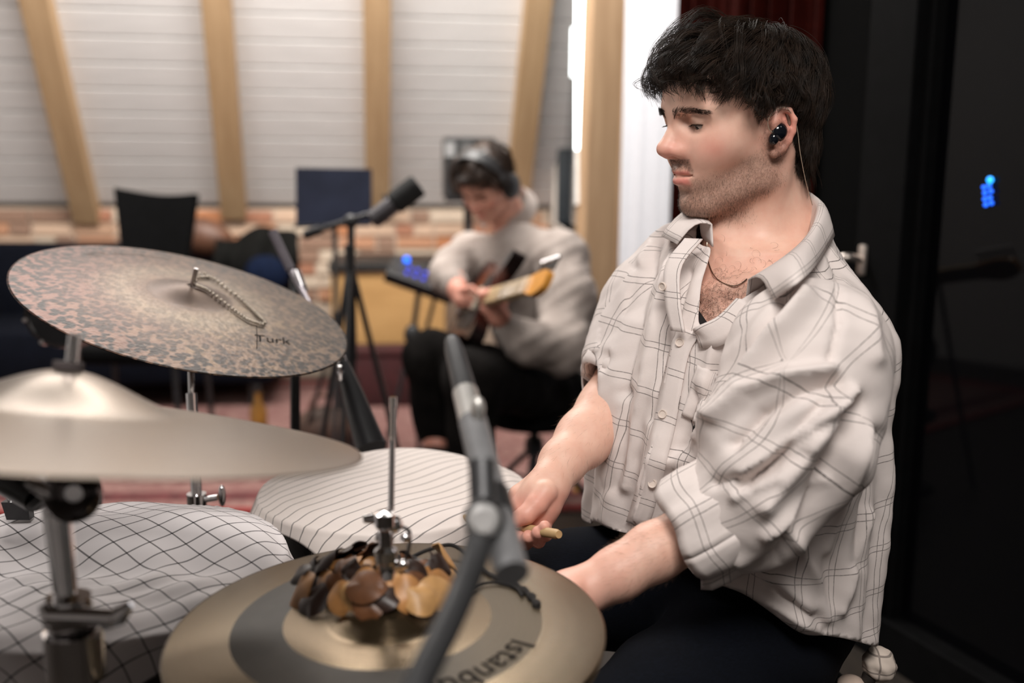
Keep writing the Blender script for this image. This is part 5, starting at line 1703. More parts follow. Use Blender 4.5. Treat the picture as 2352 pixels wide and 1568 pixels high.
V = [hw]; Q = [hq]; off = len(hw); atts = {k: [a] for k, a in hat.items()}
for (v_, q_, kind) in ((fv, fq, 'f'), (nv, nq, 'n')):
    V.append(v_); Q.append(q_ + off); off += len(v_)
    for k in atts: atts[k].append(np.zeros(len(v_), np.float32))
    if kind == 'f':
        px, py, _ = projn(v_)
        atts['red'][-1] = (.55 * sstep(1105, 1150, py)).astype(np.float32)
    if kind == 'n':
        px, py, _ = projn(v_); atts['red'][-1] = (.30 * sstep(1560, 1320, px)).astype(np.float32)
body = np_mesh('body', np.concatenate(V), np.concatenate(Q), SKIN, drummer, attr={k: np.concatenate(a) for k, a in atts.items()})

# eyes
EYEW = simple('eye_white', (0.55, .50, .47), .2, 0, .05)
for sg in (1, -1):
    c0 = np.array((.0770, sg * .0320, .0200))
    e = MB().ell(HF.V(*c0), .0134, None, 24, 16).build('eye', EYEW, drummer)
    gz = np.array((.80, .02 * sg, -.56)); gz /= np.linalg.norm(gz)
    ir = MB().ell(HF.V(*(c0 + gz * .0085)), .0058, None, 18, 12).build('iris', simple('iris_dark', (.02, .012, .008), .15), e)
# brows, lashes, beard, hair
def lay(rng_, n, f): return np.array([f(i) for i in range(n)])
rg = np.random.default_rng(21)
br = []
for sg in (1, -1):
    for i in range(420):
        u = rg.random()
        y = .0085 + .0465 * u
        zc = .0305 + .0065 * math.sin(min(u * 1.25, 1) * 2.2) - .003 * u
        wdt = .0052 * (1 - .60 * u)
        p, n = hsurf(sg * y, zc + rg.uniform(-1, 1) * wdt)
        d = np.array((-.25 * u, sg * (.55 + .6 * u), .75 - 1.15 * u + rg.normal() * .15)); d /= np.linalg.norm(d)
        L = rg.uniform(.005, .0085)
        k = np.linspace(0, 1, 5)[:, None]
        br.append(HF.w(p - n * .0004 + d * L * k + n * (.0018 * np.sin(k * 2.4))))
strands(np.array(br), .00018, .00005, 'eyebrows', HAIRD, drummer)
la = []
for sg in (1, -1):
    for i in range(60):
        u = i / 59
        y = .0215 + .022 * u
        p, n = hsurf(sg * y, .0178 - .0012 * abs(u - .4))
        d = np.array((.75, sg * (-.2 + .5 * u), -.55 + rg.normal() * .06)); d /= np.linalg.norm(d)
        k = np.linspace(0, 1, 5)[:, None]
        la.append(HF.w(p + d * rg.uniform(.005, .0078) * k + np.array((0, 0, .0022)) * k ** 2))
strands(np.array(la), .00022, .00005, 'eyelashes', HAIRD, drummer)
w = hat['stub'] * (hv[:, 2] > -.13) * (1 + 1.2 * ((hv[:, 2] > -.042) & (hv[:, 0] > .08)))
NB = 13000
idx = rg.choice(len(hv), NB, p=w / w.sum())
dirs = hn_[idx] * .55 + np.array((.12, 0, -.75)) + rg.normal(size=(NB, 3)) * .18
dirs /= np.linalg.norm(dirs, axis=1, keepdims=True)
k = np.linspace(0, 1, 3)[None, :, None]
L = rg.uniform(.0012, .0030, NB)[:, None, None] * (1 + .5 * (hv[idx, 2] < -.07))[:, None, None]
bp_ = hv[idx][:, None, :] + rg.normal(size=(NB, 1, 3)) * .0006 - hn_[idx][:, None, :] * .0004 + dirs[:, None, :] * L * k
strands(HF.w(bp_.reshape(-1, 3)).reshape(-1, 3, 3), .00009, .00003, 'stubble', simple('stubble_brown', (.085, .052, .034), .5), drummer)
ztab = [(0, .058), (35, .055), (52, .047), (62, .036), (70, .012), (77, .008), (83, .036), (90, .042), (104, .040), (114, .0), (126, -.06), (150, -.088), (180, -.088)]
hp = np.concatenate([hair_locks(440, 24, 5, .030, ztab, curl=.009), hair_locks(170, 12, 9, .036, ztab, curl=.017, lmax=.13, spread=.0035), hair_locks(80, 6, 17, .040, ztab, curl=.016, lmax=.09, spread=.005)])
hp = HF.w(hp.reshape(-1, 3)).reshape(hp.shape)
hair = strands(hp, .00034, .00012, 'hair', HAIRD, drummer)
# close cap of hair under the locks
capm = MB().ell((0, 0, 0), (1, 1, 1), None, 60, 40)
cp = np.array(capm.v); keep = []
pp = HAIR_C + HAIR_R * cp * (1.03 + .03 * np.sin(cp[:, :1] * 19 + 3 * cp[:, 2:3]) * np.sin(cp[:, 1:2] * 23))
az = np.abs(np.degrees(np.arctan2(pp[:, 1], pp[:, 0])))
lim = np.interp(az, [0, 35, 60, 80, 100, 125, 180], [.074, .070, .052, .040, .050, -.005, -.05])
okv = pp[:, 2] > lim
cf = [f for f in capm.f if all(okv[i] for i in f)]
np_mesh('hair_base', HF.w(pp), cf, HAIRD, hair)

# ---------------------------------------------------------------- shirt
t = NT('checked_shirt_cotton')
x, y = uvxy(t)
wob = t.math('MULTIPLY', t.math('SUBTRACT', t.noise(t.coord('UV'), 25, 2), 0.5), 0.004)
x = t.math('ADD', x, wob); y = t.math('ADD', y, wob)
PER = .058
ms_ = []
for q in (x, y):
    for o_ in (-.068, .068):
        ms_.append(line_mask(t, q, PER, .00095, o_))
mk = t.math('MAXIMUM', t.math('MAXIMUM', ms_[0], ms_[1]), t.math('MAXIMUM', ms_[2], ms_[3]))
brk = t.ramp(t.noise(t.coord('UV'), 420, 2), [(0.3, (.62, .62, .62, 1)), (0.55, (1, 1, 1, 1))])
nz = t.noise(t.coord('UV'), 1300, 2); n2 = t.noise(t.coord('UV'), 9, 3)
base = t.mix(n2, srgb(213, 202, 197), srgb(225, 215, 211))
c = t.mix(t.math('MULTIPLY', mk, t.math('MULTIPLY', brk, .82)), base, srgb(66, 58, 56))
t.out(Base_Color=c, Roughness=.88)
t.b.inputs['Subsurface Weight'].default_value = .0
t.bump(t.math('ADD', nz, t.math('MULTIPLY', t.noise(t.coord('UV'), 60, 4), 2.5)), .22, .0012)
SHIRT = t.m

sh_lo = (OXY[0] - .31, OXY[1] - .40, .53); sh_hi = (OXY[0] + .31, OXY[1] + .33, 1.14)
SH_ = Field(sh_lo, sh_hi, .0042)
tfn = body_stack(TZ, TA, TB, TC, 0)
SH_.f = tfn(SH_.ax[0][:, None, None], SH_.ax[1][None, :, None], SH_.ax[2][None, None, :])
slN = [BF.w((.145, -.012, .962)), np.array(P(1858, 820, 1.10)), np.array(P(1818, 985, 1.085)), np.array(P(1735, 1140, 1.085)), np.array(P(1590, 1222, 1.095))]
rN = [.070, .076, .082, .064, .046]
slF = [BF.w((-.060, -.035, 1.045)), BF.w((-.120, -.015, 1.030)), np.array(P(1498, 720, 1.43)), np.array(P(1468, 820, 1.41)), np.array(P(1428, 884, 1.390))]
rF = [.050, .066, .068, .064, .052]
SH_.chain(slN, rN, .045); SH_.chain(slF, rF, .04)
sv, sq = SH_.mesh(2)

def seg_info(v, pts):
    """distance to a polyline, with arc position and angle blended softly at its bends"""
    D = []; A2 = []; C2 = []; S2 = []; base_ = 0
    for i in range(len(pts) - 1):
        a_, b_ = np.array(pts[i]), np.array(pts[i + 1]); ba = b_ - a_; L_ = np.linalg.norm(ba)
        raw = ((v - a_) @ ba) / L_ ** 2
        tt = np.clip(raw, 0 if i else -.4, 1 if i < len(pts) - 2 else 1.12)
        c_ = a_ + tt[:, None] * ba
        D.append(np.linalg.norm(v - c_, axis=1))
        tdir = ba / L_; e1 = np.cross(tdir, [0, 0, 1.0]); e1 /= np.linalg.norm(e1); e2 = np.cross(tdir, e1)
        an = np.arctan2((v - c_) @ e2, (v - c_) @ e1)
        A2.append(base_ + np.clip(raw, -.6, 1.6) * L_); C2.append(np.cos(an)); S2.append(np.sin(an))
        base_ += L_
    D = np.array(D); best = D.min(0)
    W2 = np.exp(-(D - best) / .018); W2 /= W2.sum(0)
    return best, (W2 * np.array(A2)).sum(0), np.arctan2((W2 * np.array(S2)).sum(0), (W2 * np.array(C2)).sum(0))
dN, aN, gN = seg_info(sv, slN); dF, aF, gF = seg_info(sv, slF)
rNv = np.interp(aN, np.linspace(0, aN.max(), 5), rN); 
b_ = BF.l(sv)
aa = np.interp(b_[:, 2], TZ, TA); bb = np.interp(b_[:, 2], TZ, TB); cc_ = np.interp(b_[:, 2], TZ, TC)
tor = ((np.abs(b_[:, 0] / aa) ** 2.3 + np.abs((b_[:, 1] - cc_) / bb) ** 2.3) ** (1 / 2.3) - 1) * np.minimum(aa, bb)
lenN = [0]; 
for i in range(4): lenN.append(lenN[-1] + np.linalg.norm(slN[i + 1] - slN[i]))
lenF = [0]
for i in range(4): lenF.append(lenF[-1] + np.linalg.norm(slF[i + 1] - slF[i]))
sN = dN - np.interp(aN, lenN, rN); sF = dF - np.interp(aF, lenF, rF)
zone = np.zeros(len(sv), int)
zone[(sN < tor - .004) & (aN > .05)] = 1
zone[(sF < tor - .004) & (aF > .10)] = 2

# folds: ridges (+) and creases (-), photo polylines give where they run, displacement is along the cloth normal
sn = vnormals(sv, sq)
px, py, dd_ = projn(sv)
view = (sv - np.array(CAM)); view /= np.linalg.norm(view, axis=1, keepdims=True)
facing = np.clip(-(sn * view).sum(1) * 2.2, 0, 1)
def pl_dist(pts):
    best = np.full(len(sv), 1e9); 
    for i in range(len(pts) - 1):
        a_ = np.array(pts[i], float); b2 = np.array(pts[i + 1], float); ba = b2 - a_
        tt = np.clip(((px - a_[0]) * ba[0] + (py - a_[1]) * ba[1]) / (ba @ ba), 0, 1)
        d_ = np.hypot(px - a_[0] - tt * ba[0], py - a_[1] - tt * ba[1])
        best = np.minimum(best, d_)
    return best
FOLDS = [
    ([(1850, 690), (1760, 800), (1690, 890), (1600, 1000), (1545, 1062)], 26, .013),
    ([(1800, 690), (1700, 830), (1630, 930), (1575, 1030)], 24, -.013),
    ([(1760, 660), (1690, 760), (1640, 850)], 18, -.006),
    ([(1905, 848), (1800, 868), (1715, 900), (1660, 960)], 15, .009),
    ([(1925, 880), (1830, 905), (1750, 950), (1690, 1020)], 18, -.008),
    ([(1930, 930), (1850, 1050), (1760, 1160)], 22, .008),
    ([(1890, 930), (1800, 1030), (1720, 1110)], 18, -.007),
    ([(1975, 930), (1900, 1090), (1840, 1210), (1790, 1290)], 24, -.014),
    ([(1860, 1000), (1790, 1090), (1690, 1140)], 14, .005),
    ([(1990, 980), (1950, 1120), (1900, 1260)], 20, .007),
    ([(2020, 1000), (1990, 1140), (1960, 1290)], 16, -.006),
    ([(1830, 1240), (1880, 1330), (1900, 1420)], 18, .006),
    ([(1780, 1290), (1700, 1310), (1640, 1330)], 14, -.008),
    ([(1860, 1400), (1790, 1340), (1690, 1300)], 20, .008),
    ([(1525, 520), (1470, 700), (1430, 900)], 16, -.007),
    ([(1555, 560), (1500, 760), (1460, 960), (1435, 1120)], 14, .006),
    ([(1580, 620), (1530, 800), (1500, 960)], 12, -.006),
    ([(1440, 900), (1430, 1030), (1410, 1120)], 14, -.006),
    ([(1530, 1000), (1505, 1100), (1480, 1190)], 14, .007),
    ([(1600, 900), (1570, 1010), (1540, 1100)], 14, -.006),
    ([(1650, 900), (1600, 1000)], 12, .005),
    ([(1500, 560), (1440, 680), (1400, 800)], 14, .006),
    ([(1470, 620), (1420, 740), (1385, 840)], 12, -.006),
    ([(1900, 560), (1925, 640), (1928, 740), (1905, 830)], 9, -.004),
    ([(1960, 620), (2000, 720), (2010, 820)], 22, .005),
    ([(1965, 900), (1850, 985), (1710, 1085)], 15, .007),
    ([(1950, 935), (1840, 1020), (1700, 1120)], 13, -.006),
    ([(1900, 1110), (1830, 1180), (1760, 1225)], 15, .006),
    ([(1850, 1040), (1750, 1085), (1640, 1110)], 12, -.005),
    ([(1600, 1312), (1700, 1345), (1800, 1400), (1880, 1448)], 13, .006),
    ([(1660, 1296), (1780, 1345), (1860, 1405)], 13, -.007),
    ([(2000, 1180), (1960, 1290), (1930, 1400)], 15, .005),
    ([(1700, 700), (1640, 800), (1610, 900)], 12, .004),
]
disp = np.zeros(len(sv))
for pts, wd_, am in FOLDS:
    d5 = pl_dist(pts); disp += am * 1.9 * (.55 * np.exp(-(d5 / wd_) ** 2) + .45 * np.exp(-d5 / (wd_ * .55)))
rgs = np.random.default_rng(4)
def vnoise(p, fr, n=7):
    o_ = np.zeros(len(p))
    for _ in range(n):
        k_ = rgs.normal(size=3) * fr; o_ += np.sin(p @ k_ + rgs.uniform(0, 6.28))
    return o_ / n
# gathers: hanging vertical on the torso, ringed on the sleeves
an_t = np.arctan2(b_[:, 0] / aa, (b_[:, 1] - cc_) / bb)
hang = sstep(1.02, .80, b_[:, 2])
gath = (np.sin(an_t * 13 + 2.5 * vnoise(sv, 9)) * .0040 + np.sin(an_t * 23 + 3 * vnoise(sv, 12)) * .0020) * (.35 + hang)
slv = np.sin(aN * 70 + gN * 2 + 3.5 * vnoise(sv, 14)) * .0040 * sstep(.10, .22, aN)
disp = disp * facing + np.where(zone == 0, gath, np.where(zone == 1, slv, slv * .6)) + .0035 * vnoise(sv, 34) + .0018 * vnoise(sv, 90)
sv2 = sv + sn * disp[:, None]

# cut the hem, neck, front opening and cuffs
psi = np.degrees(np.arctan2(b_[:, 0], b_[:, 1]))
hemz = np.interp(psi, [-180, -130, -90, -45, 0, 30, 60, 90, 120, 150, 180], [.640, .640, .65, .690, .722, .710, .672, .618, .585, .618, .640])
hemz = hemz + .006 * np.sin(np.radians(psi) * 9)
bl = BF.l(sv2)
g_hem = hemz - bl[:, 2]
g_neck = np.minimum(bl[:, 2] - (1.092 - .30 * bl[:, 1] - .25 * bl[:, 0]), .090 - np.hypot(bl[:, 0] - .005, bl[:, 1] + .035))
fr_ = bl[:, 1] > 0
zz = bl[:, 2]
lS = np.interp(zz, [.985, 1.04, 1.12], [.050, .024, -.005]); rS = np.interp(zz, [.985, 1.005, 1.03, 1.06], [.050, .078, .094, .10])
g_v = np.where(fr_, np.minimum(np.minimum(bl[:, 0] - lS, rS - bl[:, 0]), zz - .985), -1)
dirN = (slN[4] - slN[3]) / np.linalg.norm(slN[4] - slN[3]); dirF = (slF[4] - slF[3]) / np.linalg.norm(slF[4] - slF[3])
g_cN = np.where((zone == 1), (sv2 - slN[4]) @ dirN + .004, -1)
g_cF = np.where((zone == 2), (sv2 - slF[4]) @ dirF + .004, -1)
G_ = np.maximum.reduce([g_hem, g_neck, g_v, g_cN, g_cF])
keepf = G_[sq].mean(1) < 0
sqk = sq[keepf]
zf = np.array([np.bincount(r_, minlength=3).argmax() for r_ in zone[sqk]]) if len(sqk) < 10 else (np.sort(zone[sqk], axis=1)[:, 1])
# UV in metres per zone
gNu = gN * .085; gFu = gF * .07
uvs = np.zeros((len(sqk), 4, 2), np.float32)
tu = an_t * .205 + .010 * np.sin(bl[:, 2] * 20); tv = bl[:, 2] * 1.03 + .02 * np.sin(an_t * 1.5)
for zid, (uu, vv_, perw) in enumerate(((tu, tv, 2 * math.pi * .205), (gNu, aN, 2 * math.pi * .085), (gFu, aF, 2 * math.pi * .07))):
    m_ = zf == zid
    U_ = uu[sqk[m_]]; W_2 = vv_[sqk[m_]]
    U_ = np.where(U_ - U_[:, :1] > perw / 2, U_ - perw, np.where(U_ - U_[:, :1] < -perw / 2, U_ + perw, U_))
    uvs[m_, :, 0] = U_; uvs[m_, :, 1] = W_2
# smooth the cut edges along themselves
E_ = np.concatenate([sqk[:, [i, (i + 1) % 4]] for i in range(4)])
key = np.sort(E_, axis=1); kk_ = key[:, 0].astype(np.int64) * len(sv2) + key[:, 1]
uq2, ix, cn2 = np.unique(kk_, return_index=True, return_counts=True)
BE = key[ix[cn2 == 1]]
sv2 = np.asarray(sv2, np.float64)
for _ in range(36):
    ac = np.zeros((len(sv2), 3)); ct2 = np.zeros(len(sv2))
    for a_, b2 in ((0, 1), (1, 0)):
        for d3 in range(3): ac[:, d3] += np.bincount(BE[:, a_], sv2[BE[:, b2], d3], len(sv2))
        ct2 += np.bincount(BE[:, a_], None, len(sv2))
    m_ = ct2 >= 2
    sv2[m_] = .5 * sv2[m_] + .5 * ac[m_] / ct2[m_][:, None]
used = np.zeros(len(sv2), bool); used[sqk.ravel()] = True
mp = np.cumsum(used) - 1
shirt = np_mesh('shirt', sv2[used], mp[sqk], SHIRT, drummer, uv=uvs.reshape(-1, 2))
md = shirt.modifiers.new('thickness', 'SOLIDIFY'); md.thickness = .0016; md.offset = 0
SB = BVHTree.FromPolygons([tuple(p) for p in sv2], [tuple(int(i) for i in f) for f in sqk])
def on_shirt(x_, y_, lift=.003, dfl=None):
    r_ = (P(x_, y_, 1) - CAM).normalized()
    h_ = SB.ray_cast(CAM, r_)
    if h_[0] is None or (dfl and abs((h_[0] - CAM).dot(_F) - dfl) > .12): 
        return P(x_, y_, dfl or 1.2)
    n_ = h_[1] if h_[1].dot(r_) < 0 else -h_[1]
    return h_[0] + n_ * lift

def cloth_strip(name, G, mat, parent, scale_uv=1.0, thick=.0018, uv0=(0, 0), rot=0.0):
    """grid of points -> cloth piece with UV in metres"""
    G = np.asarray(G, float); a_, b2 = G.shape[:2]
    ul = np.zeros((a_, b2)); vl = np.zeros((a_, b2))
    ul[1:] = np.cumsum(np.linalg.norm(np.diff(G, axis=0), axis=2).mean(1))[:, None]
    vl[:, 1:] = np.cumsum(np.linalg.norm(np.diff(G, axis=1), axis=2).mean(0))[None, :]
    idx_ = np.arange(a_ * b2).reshape(a_, b2)
    f_ = np.stack([idx_[:-1, :-1], idx_[1:, :-1], idx_[1:, 1:], idx_[:-1, 1:]], 2).reshape(-1, 4)
    uv_ = np.stack([ul * math.cos(rot) - vl * math.sin(rot) + uv0[0], ul * math.sin(rot) + vl * math.cos(rot) + uv0[1]], 2).reshape(-1, 2)
    o_ = np_mesh(name, G.reshape(-1, 3), f_, mat, parent, uv=uv_[f_.ravel()])
    m_ = o_.modifiers.new('thickness', 'SOLIDIFY'); m_.thickness = thick; m_.offset = 0
    return o_

# collar: stand, fold and leaf swept round the neck
fold = [(.000, .050, 1.110), (-.058, .020, 1.125), (-.088, -.05, 1.14), (-.045, -.122, 1.150), (.004, -.114, 1.146), (.052, -.086, 1.132), (.098, -.020, 1.098), (.104, .035, 1.066), (.094, .076, 1.044)]
leaf = [(-.026, .084, 1.084), (-.096, .050, 1.092), (-.130, -.05, 1.104), (-.072, -.168, 1.078), (.004, -.146, 1.080), (.086, -.112, 1.090), (.128, -.030, 1.056), (.138, .040, 1.026), (.124, .084, 1.022)]
stand = [(.006, .052, 1.082), (-.050, .020, 1.095), (-.080, -.05, 1.105), (-.042, -.112, 1.115), (.004, -.106, 1.113), (.046, -.078, 1.100), (.086, -.018, 1.066), (.092, .032, 1.038), (.086, .070, 1.020)]
NC = 60
for i_, (x_, y_) in zip((5, 6, 7, 8), ((1906, 552), (1884, 600), (1846, 664), (1776, 706))):
    leaf[i_] = tuple(BF.l(np.array(on_shirt(x_, y_, .006))))
fo, le, st_ = [smooth_path(q, NC) for q in (fold, leaf, stand)]
Gc = np.zeros((NC, 11, 3))
for j in range(5):
    k_ = j / 4; Gc[:, j] = st_ * (1 - k_) + fo * k_
for j in range(1, 7):
    k_ = j / 6
    Gc[:, 4 + j] = fo * (1 - k_) + le * k_ + np.array((0, 0, .012 * math.sin(math.pi * k_)))[None]
Gc[:, :, 2] += .006 * sstep(.3, .5, np.linspace(0, 1, NC))[:, None]
Gc += .0016 * np.sin(np.arange(NC) * .5)[:, None, None] * np.linspace(0, 1, 11)[None, :, None]
Gw = BF.w(Gc.reshape(-1, 3)).reshape(Gc.shape)
for i in range(NC):
    for j in range(5, 11):
        p_ = Vector(Gw[i, j]); r_ = (p_ - CAM); L_ = r_.length; r_.normalize()
        h_ = SB.ray_cast(CAM, r_)
        if h_[0] is not None and i > NC * .5 and L_ - h_[3] > -.004 and L_ - h_[3] < .08:
            Gw[i, j] = h_[0] - r_ * (.004 + .0006 * (j - 5))
for _ in range(2): Gw[1:-1, 5:] = (Gw[:-2, 5:] + 2 * Gw[1:-1, 5:] + Gw[2:, 5:]) / 4
collar = cloth_strip('collar', Gw, SHIRT, shirt, uv0=(.01, .012))

# placket with the turned-back front edge
pc_ = smooth_path([(1592, 762), (1566, 800), (1552, 860), (1536, 950), (1515, 1030), (1495, 1110), (1478, 1170), (1466, 1204)], 40)
Gp = np.zeros((40, 5, 3))
for i in range(40):
    for j in range(5):
        Gp[i, j] = on_shirt(pc_[i, 0] + (j - 2) * 11, pc_[i, 1] + (j - 2) * 3.5, .0035)
for _ in range(3): Gp[1:-1] = (Gp[:-2] + 2 * Gp[1:-1] + Gp[2:]) / 4
def in_front(G_in, lift):
    for i in range(G_in.shape[0]):
        for j in range(G_in.shape[1]):
            p_ = Vector(G_in[i, j]); r_ = p_ - CAM; L_ = r_.length; r_.normalize(); h_ = SB.ray_cast(CAM, r_)
            if h_[0] is not None and 0 < L_ - h_[3] + lift < .05: G_in[i, j] = h_[0] - r_ * lift
in_front(Gp, .003)
cloth_strip('placket', Gp, SHIRT, shirt, uv0=(.0, .010))
# open front edges: near side (from the V up to the collar) and far side
nearE = smooth_path([list(on_shirt(1598, 762, .005)), BF.w((.062, .128, .992)), BF.w((.084, .114, 1.006)), BF.w((.094, .094, 1.028))], 20)
nearO = smooth_path([list(on_shirt(1612, 800, .004)), BF.w((.092, .118, .972)), BF.w((.112, .104, .990)), BF.w((.116, .088, 1.016))], 20)
G2 = np.stack([nearE * (1 - k_) + nearO * k_ + np.array((0, 0, .004 * math.sin(math.pi * k_))) for k_ in np.linspace(0, 1, 5)], 1)
cloth_strip('front_edge', G2, SHIRT, shirt, uv0=(.0, .0))
farE = smooth_path([BF.w((.050, .133, .984)), BF.w((.034, .128, 1.02)), BF.w((.012, .108, 1.06)), BF.w((.006, .070, 1.092))], 20)
farO = smooth_path([BF.w((.030, .138, .984)), BF.w((.010, .132, 1.02)), BF.w((-.012, .114, 1.06)), BF.w((-.016, .080, 1.092))], 20)
G3 = np.stack([farE * (1 - k_) + farO * k_ for k_ in np.linspace(0, 1, 5)], 1)
cloth_strip('front_edge', G3, SHIRT, shirt, uv0=(.01, .0))
# buttons
BTN = simple('pearl_button', srgb(214, 200, 190)[:3], .25, 0, .05)
for (bx, by) in ((1566, 788), (1526, 950), (1497, 1106)):
    c0 = on_shirt(bx, by, .0055); n_ = (CAM - c0).normalized()
    MB().lathe([(0, .0004), (.0035, .0004), (.0042, .0014), (.0052, .0016), (.0056, .0006), (.0056, -.001), (0, -.001)], c0, (n_ + Vector((-.3, 0, .1))).normalized(), 22).build('button', BTN, shirt)
c0 = Vector(BF.w((.002, .130, 1.035)))
MB().lathe([(0, .0004), (.0035, .0004), (.0042, .0014), (.0052, .0016), (.0056, .0006), (.0056, -.001), (0, -.001)], c0, (F_ + S_ * .2).normalized(), 22).build('button', BTN, shirt)
# chest pocket
q = [(1606, 838), (1658, 868), (1618, 975), (1568, 952)]
Gk = np.zeros((14, 14, 3))
for i in range(14):
    for j in range(14):
        u, v_ = i / 13, j / 13
        x_ = (1 - v_) * ((1 - u) * q[0][0] + u * q[1][0]) + v_ * ((1 - u) * q[3][0] + u * q[2][0])
        y_ = (1 - v_) * ((1 - u) * q[0][1] + u * q[1][1]) + v_ * ((1 - u) * q[3][1] + u * q[2][1])
        Gk[i, j] = on_shirt(x_, y_, .0032)
dk_ = np.array([[proj(Gk[i, j])[2] for j in range(14)] for i in range(14)]); md_d = np.median(dk_)
for i in range(14):
    for j in range(14):
        if dk_[i, j] < md_d - .02:
            p_ = Vector(Gk[i, j]); Gk[i, j] = CAM + (p_ - CAM) * ((md_d - .02) / dk_[i, j])
cloth_strip('pocket', Gk, SHIRT, shirt, uv0=(.02, .03))
# rolled cuffs
def cuff(name, c0, axis, r_in, length, ellip, up, seed, squash=0.0):
    axis = Vector(axis).normalized(); x_, y_, z_ = frame_from(axis, Vector(up))
    rc_ = random.Random(seed); nu_ = 56
    prof = [(-.004, -.002), (-.002, length * .5), (0, length), (.006, length + .004), (.010, length * .9), (.011, length * .5), (.009, length * .1), (.006, -.008), (.001, -.006)]
    ph_ = [rc_.uniform(0, 6.28) for _ in range(3)]
    G4 = np.zeros((nu_ + 1, len(prof), 3))
    for i in range(nu_ + 1):
        a2 = 2 * math.pi * i / nu_
        wob_ = .0030 * math.sin(3 * a2 + ph_[0]) + .0022 * math.sin(7 * a2 + ph_[1])
        for j, (dr, h_) in enumerate(prof):
            R_ = r_in + dr + wob_ + .0016 * math.sin(11 * a2 + j + ph_[2])
            h2 = h_ + .010 * math.sin(a2 + ph_[1]) * (1 if h_ < length * .5 else .5) + .003 * math.sin(5 * a2 + ph_[0])
            G4[i, j] = Vector(c0) + x_ * (R_ * math.cos(a2)) + y_ * (R_ * ellip * math.sin(a2)) + z_ * h2
    return cloth_strip(name, G4, SHIRT, shirt, uv0=(.02, .02))
cuff('sleeve_cuff', Vector(slN[4]) - Vector(dirN) * .046, Vector(dirN), .0505, .058, 1.05, (0, 0, 1), 3)
cuff('sleeve_cuff', Vector(slF[4]) - Vector(dirF) * .032, Vector(dirF), .050, .036, 1.05, (0, 0, 1), 8)

# black undershirt peeking out of the opening
US = Field((OXY[0] - .24, OXY[1] - .24, .70), (OXY[0] + .24, OXY[1] + .24, 1.02), .006)
uf = body_stack(TZ, TA, TB, TC, -.014)
Zu = US.ax[2][None, None, :]
US.f = np.maximum(uf(US.ax[0][:, None, None], US.ax[1][None, :, None], US.ax[2][None, None, :]), np.maximum(.80 - Zu, Zu - (.981 + .55 * np.clip(.052 - ((US.ax[0][:, None, None] - OXY[0]) * S_.x + (US.ax[1][None, :, None] - OXY[1]) * S_.y), -.03, .05)))).astype(np.float32)
uv_, uq_ = US.mesh(1)
np_mesh('undershirt', uv_, uq_, simple('black_jersey', (.008, .008, .009), .9), drummer)

# chest hair
ch_p = []
for i in range(420):
    s0_, z0_ = rg.normal() * .026 + .045, .995 + abs(rg.normal()) * .032
    o_ = Vector(BF.w((s0_, .3, z0_))); h_ = CB.ray_cast(o_, -F_)
    if h_[0] is None: continue
    n_ = h_[1] if h_[1].dot(F_) > 0 else -h_[1]
    a2 = rg.uniform(0, 6.28); R_ = rg.uniform(.002, .0055)
    e1 = n_.cross(Vector((0, 0, 1))).normalized(); e2 = n_.cross(e1)
    th_ = np.linspace(0, rg.uniform(2, 5), 8)
    ch_p.append([list(h_[0] + n_ * (.0002 + .003 * math.sin(.5 * q_)) + (e1 * math.cos(q_ + a2) + e2 * math.sin(q_ + a2)) * R_ - (e1 * math.cos(a2) + e2 * math.sin(a2)) * R_) for q_ in th_])
strands(np.array(ch_p), .00012, .00006, 'chest_hair', simple('chest_hair_brown', (.05, .026, .015), .5), drummer)
# fine arm hair
def arm_hair(v_, q_, n, sel, dirv, seed):
    nn = vnormals(v_, q_); r2 = np.random.default_rng(seed)
    px_, py_, _ = projn(v_); ok = np.where(sel(px_, py_))[0]
    id_ = r2.choice(ok, n)
    d_ = nn[id_] * .45 + np.array(dirv) + r2.normal(size=(n, 3)) * .22; d_ /= np.linalg.norm(d_, axis=1, keepdims=True)
    L_ = r2.uniform(.004, .011, n)[:, None, None]; k_ = np.linspace(0, 1, 4)[None, :, None]
    return v_[id_][:, None, :] + d_[:, None, :] * L_ * k_
ah = np.concatenate([arm_hair(fv, fq, 700, lambda x_, y_: (y_ < 1090) & (y_ > 900), (-.45, -.2, -.7), 2), arm_hair(nv, nq, 1100, lambda x_, y_: (x_ > 1390) & (x_ < 1640), (-.8, 0, -.35), 3)])
strands(ah, .00006, .00002, 'arm_hair', simple('arm_hair_brown', (.17, .095, .055), .5), drummer)

# jeans
t = NT('dark_denim')
nz = t.noise(t.mapping(t.coord('Object'), (1, 1, 6)), 180, 3); n2 = t.noise(t.coord('Object'), 9, 4)
c = t.ramp(nz, [(.3, (.0010, .0013, .0026, 1)), (.7, (.0028, .0038, .0075, 1))])
c = t.mix(t.math('MULTIPLY', n2, .4), c, (.0045, .0065, .011, 1))
t.b.inputs['Specular IOR Level'].default_value = .12
t.out(Base_Color=c, Roughness=.95); t.bump(nz, .3, .001)
DENIM = t.m
hipN = BF.w((.085, .0, .585)); hipF = BF.w((-.085, .0, .60))
knN = BF.w((.200, .40, .56)); knF = BF.w((-.13, .37, .610))
lo, hi = bounds([hipN, hipF, knN, knF, BF.w((.2, .42, .05)), BF.w((-.15, .42, .05)), BF.w((0, -.16, .6))], .11)
JF = Field(lo, hi, .010)
JF.ell(BF.w((0, -.02, .60)), (.165, .15, .12), 0)
JF.cone(hipN, knN, .100, .072, .04); JF.cone(hipF, knF, .096, .070, .04)
JF.cone(knN, BF.w((.19, .44, .10)), .068, .058, .03); JF.cone(knF, BF.w((-.13, .42, .10)), .064, .056, .03)
jv, jq = JF.mesh(2)
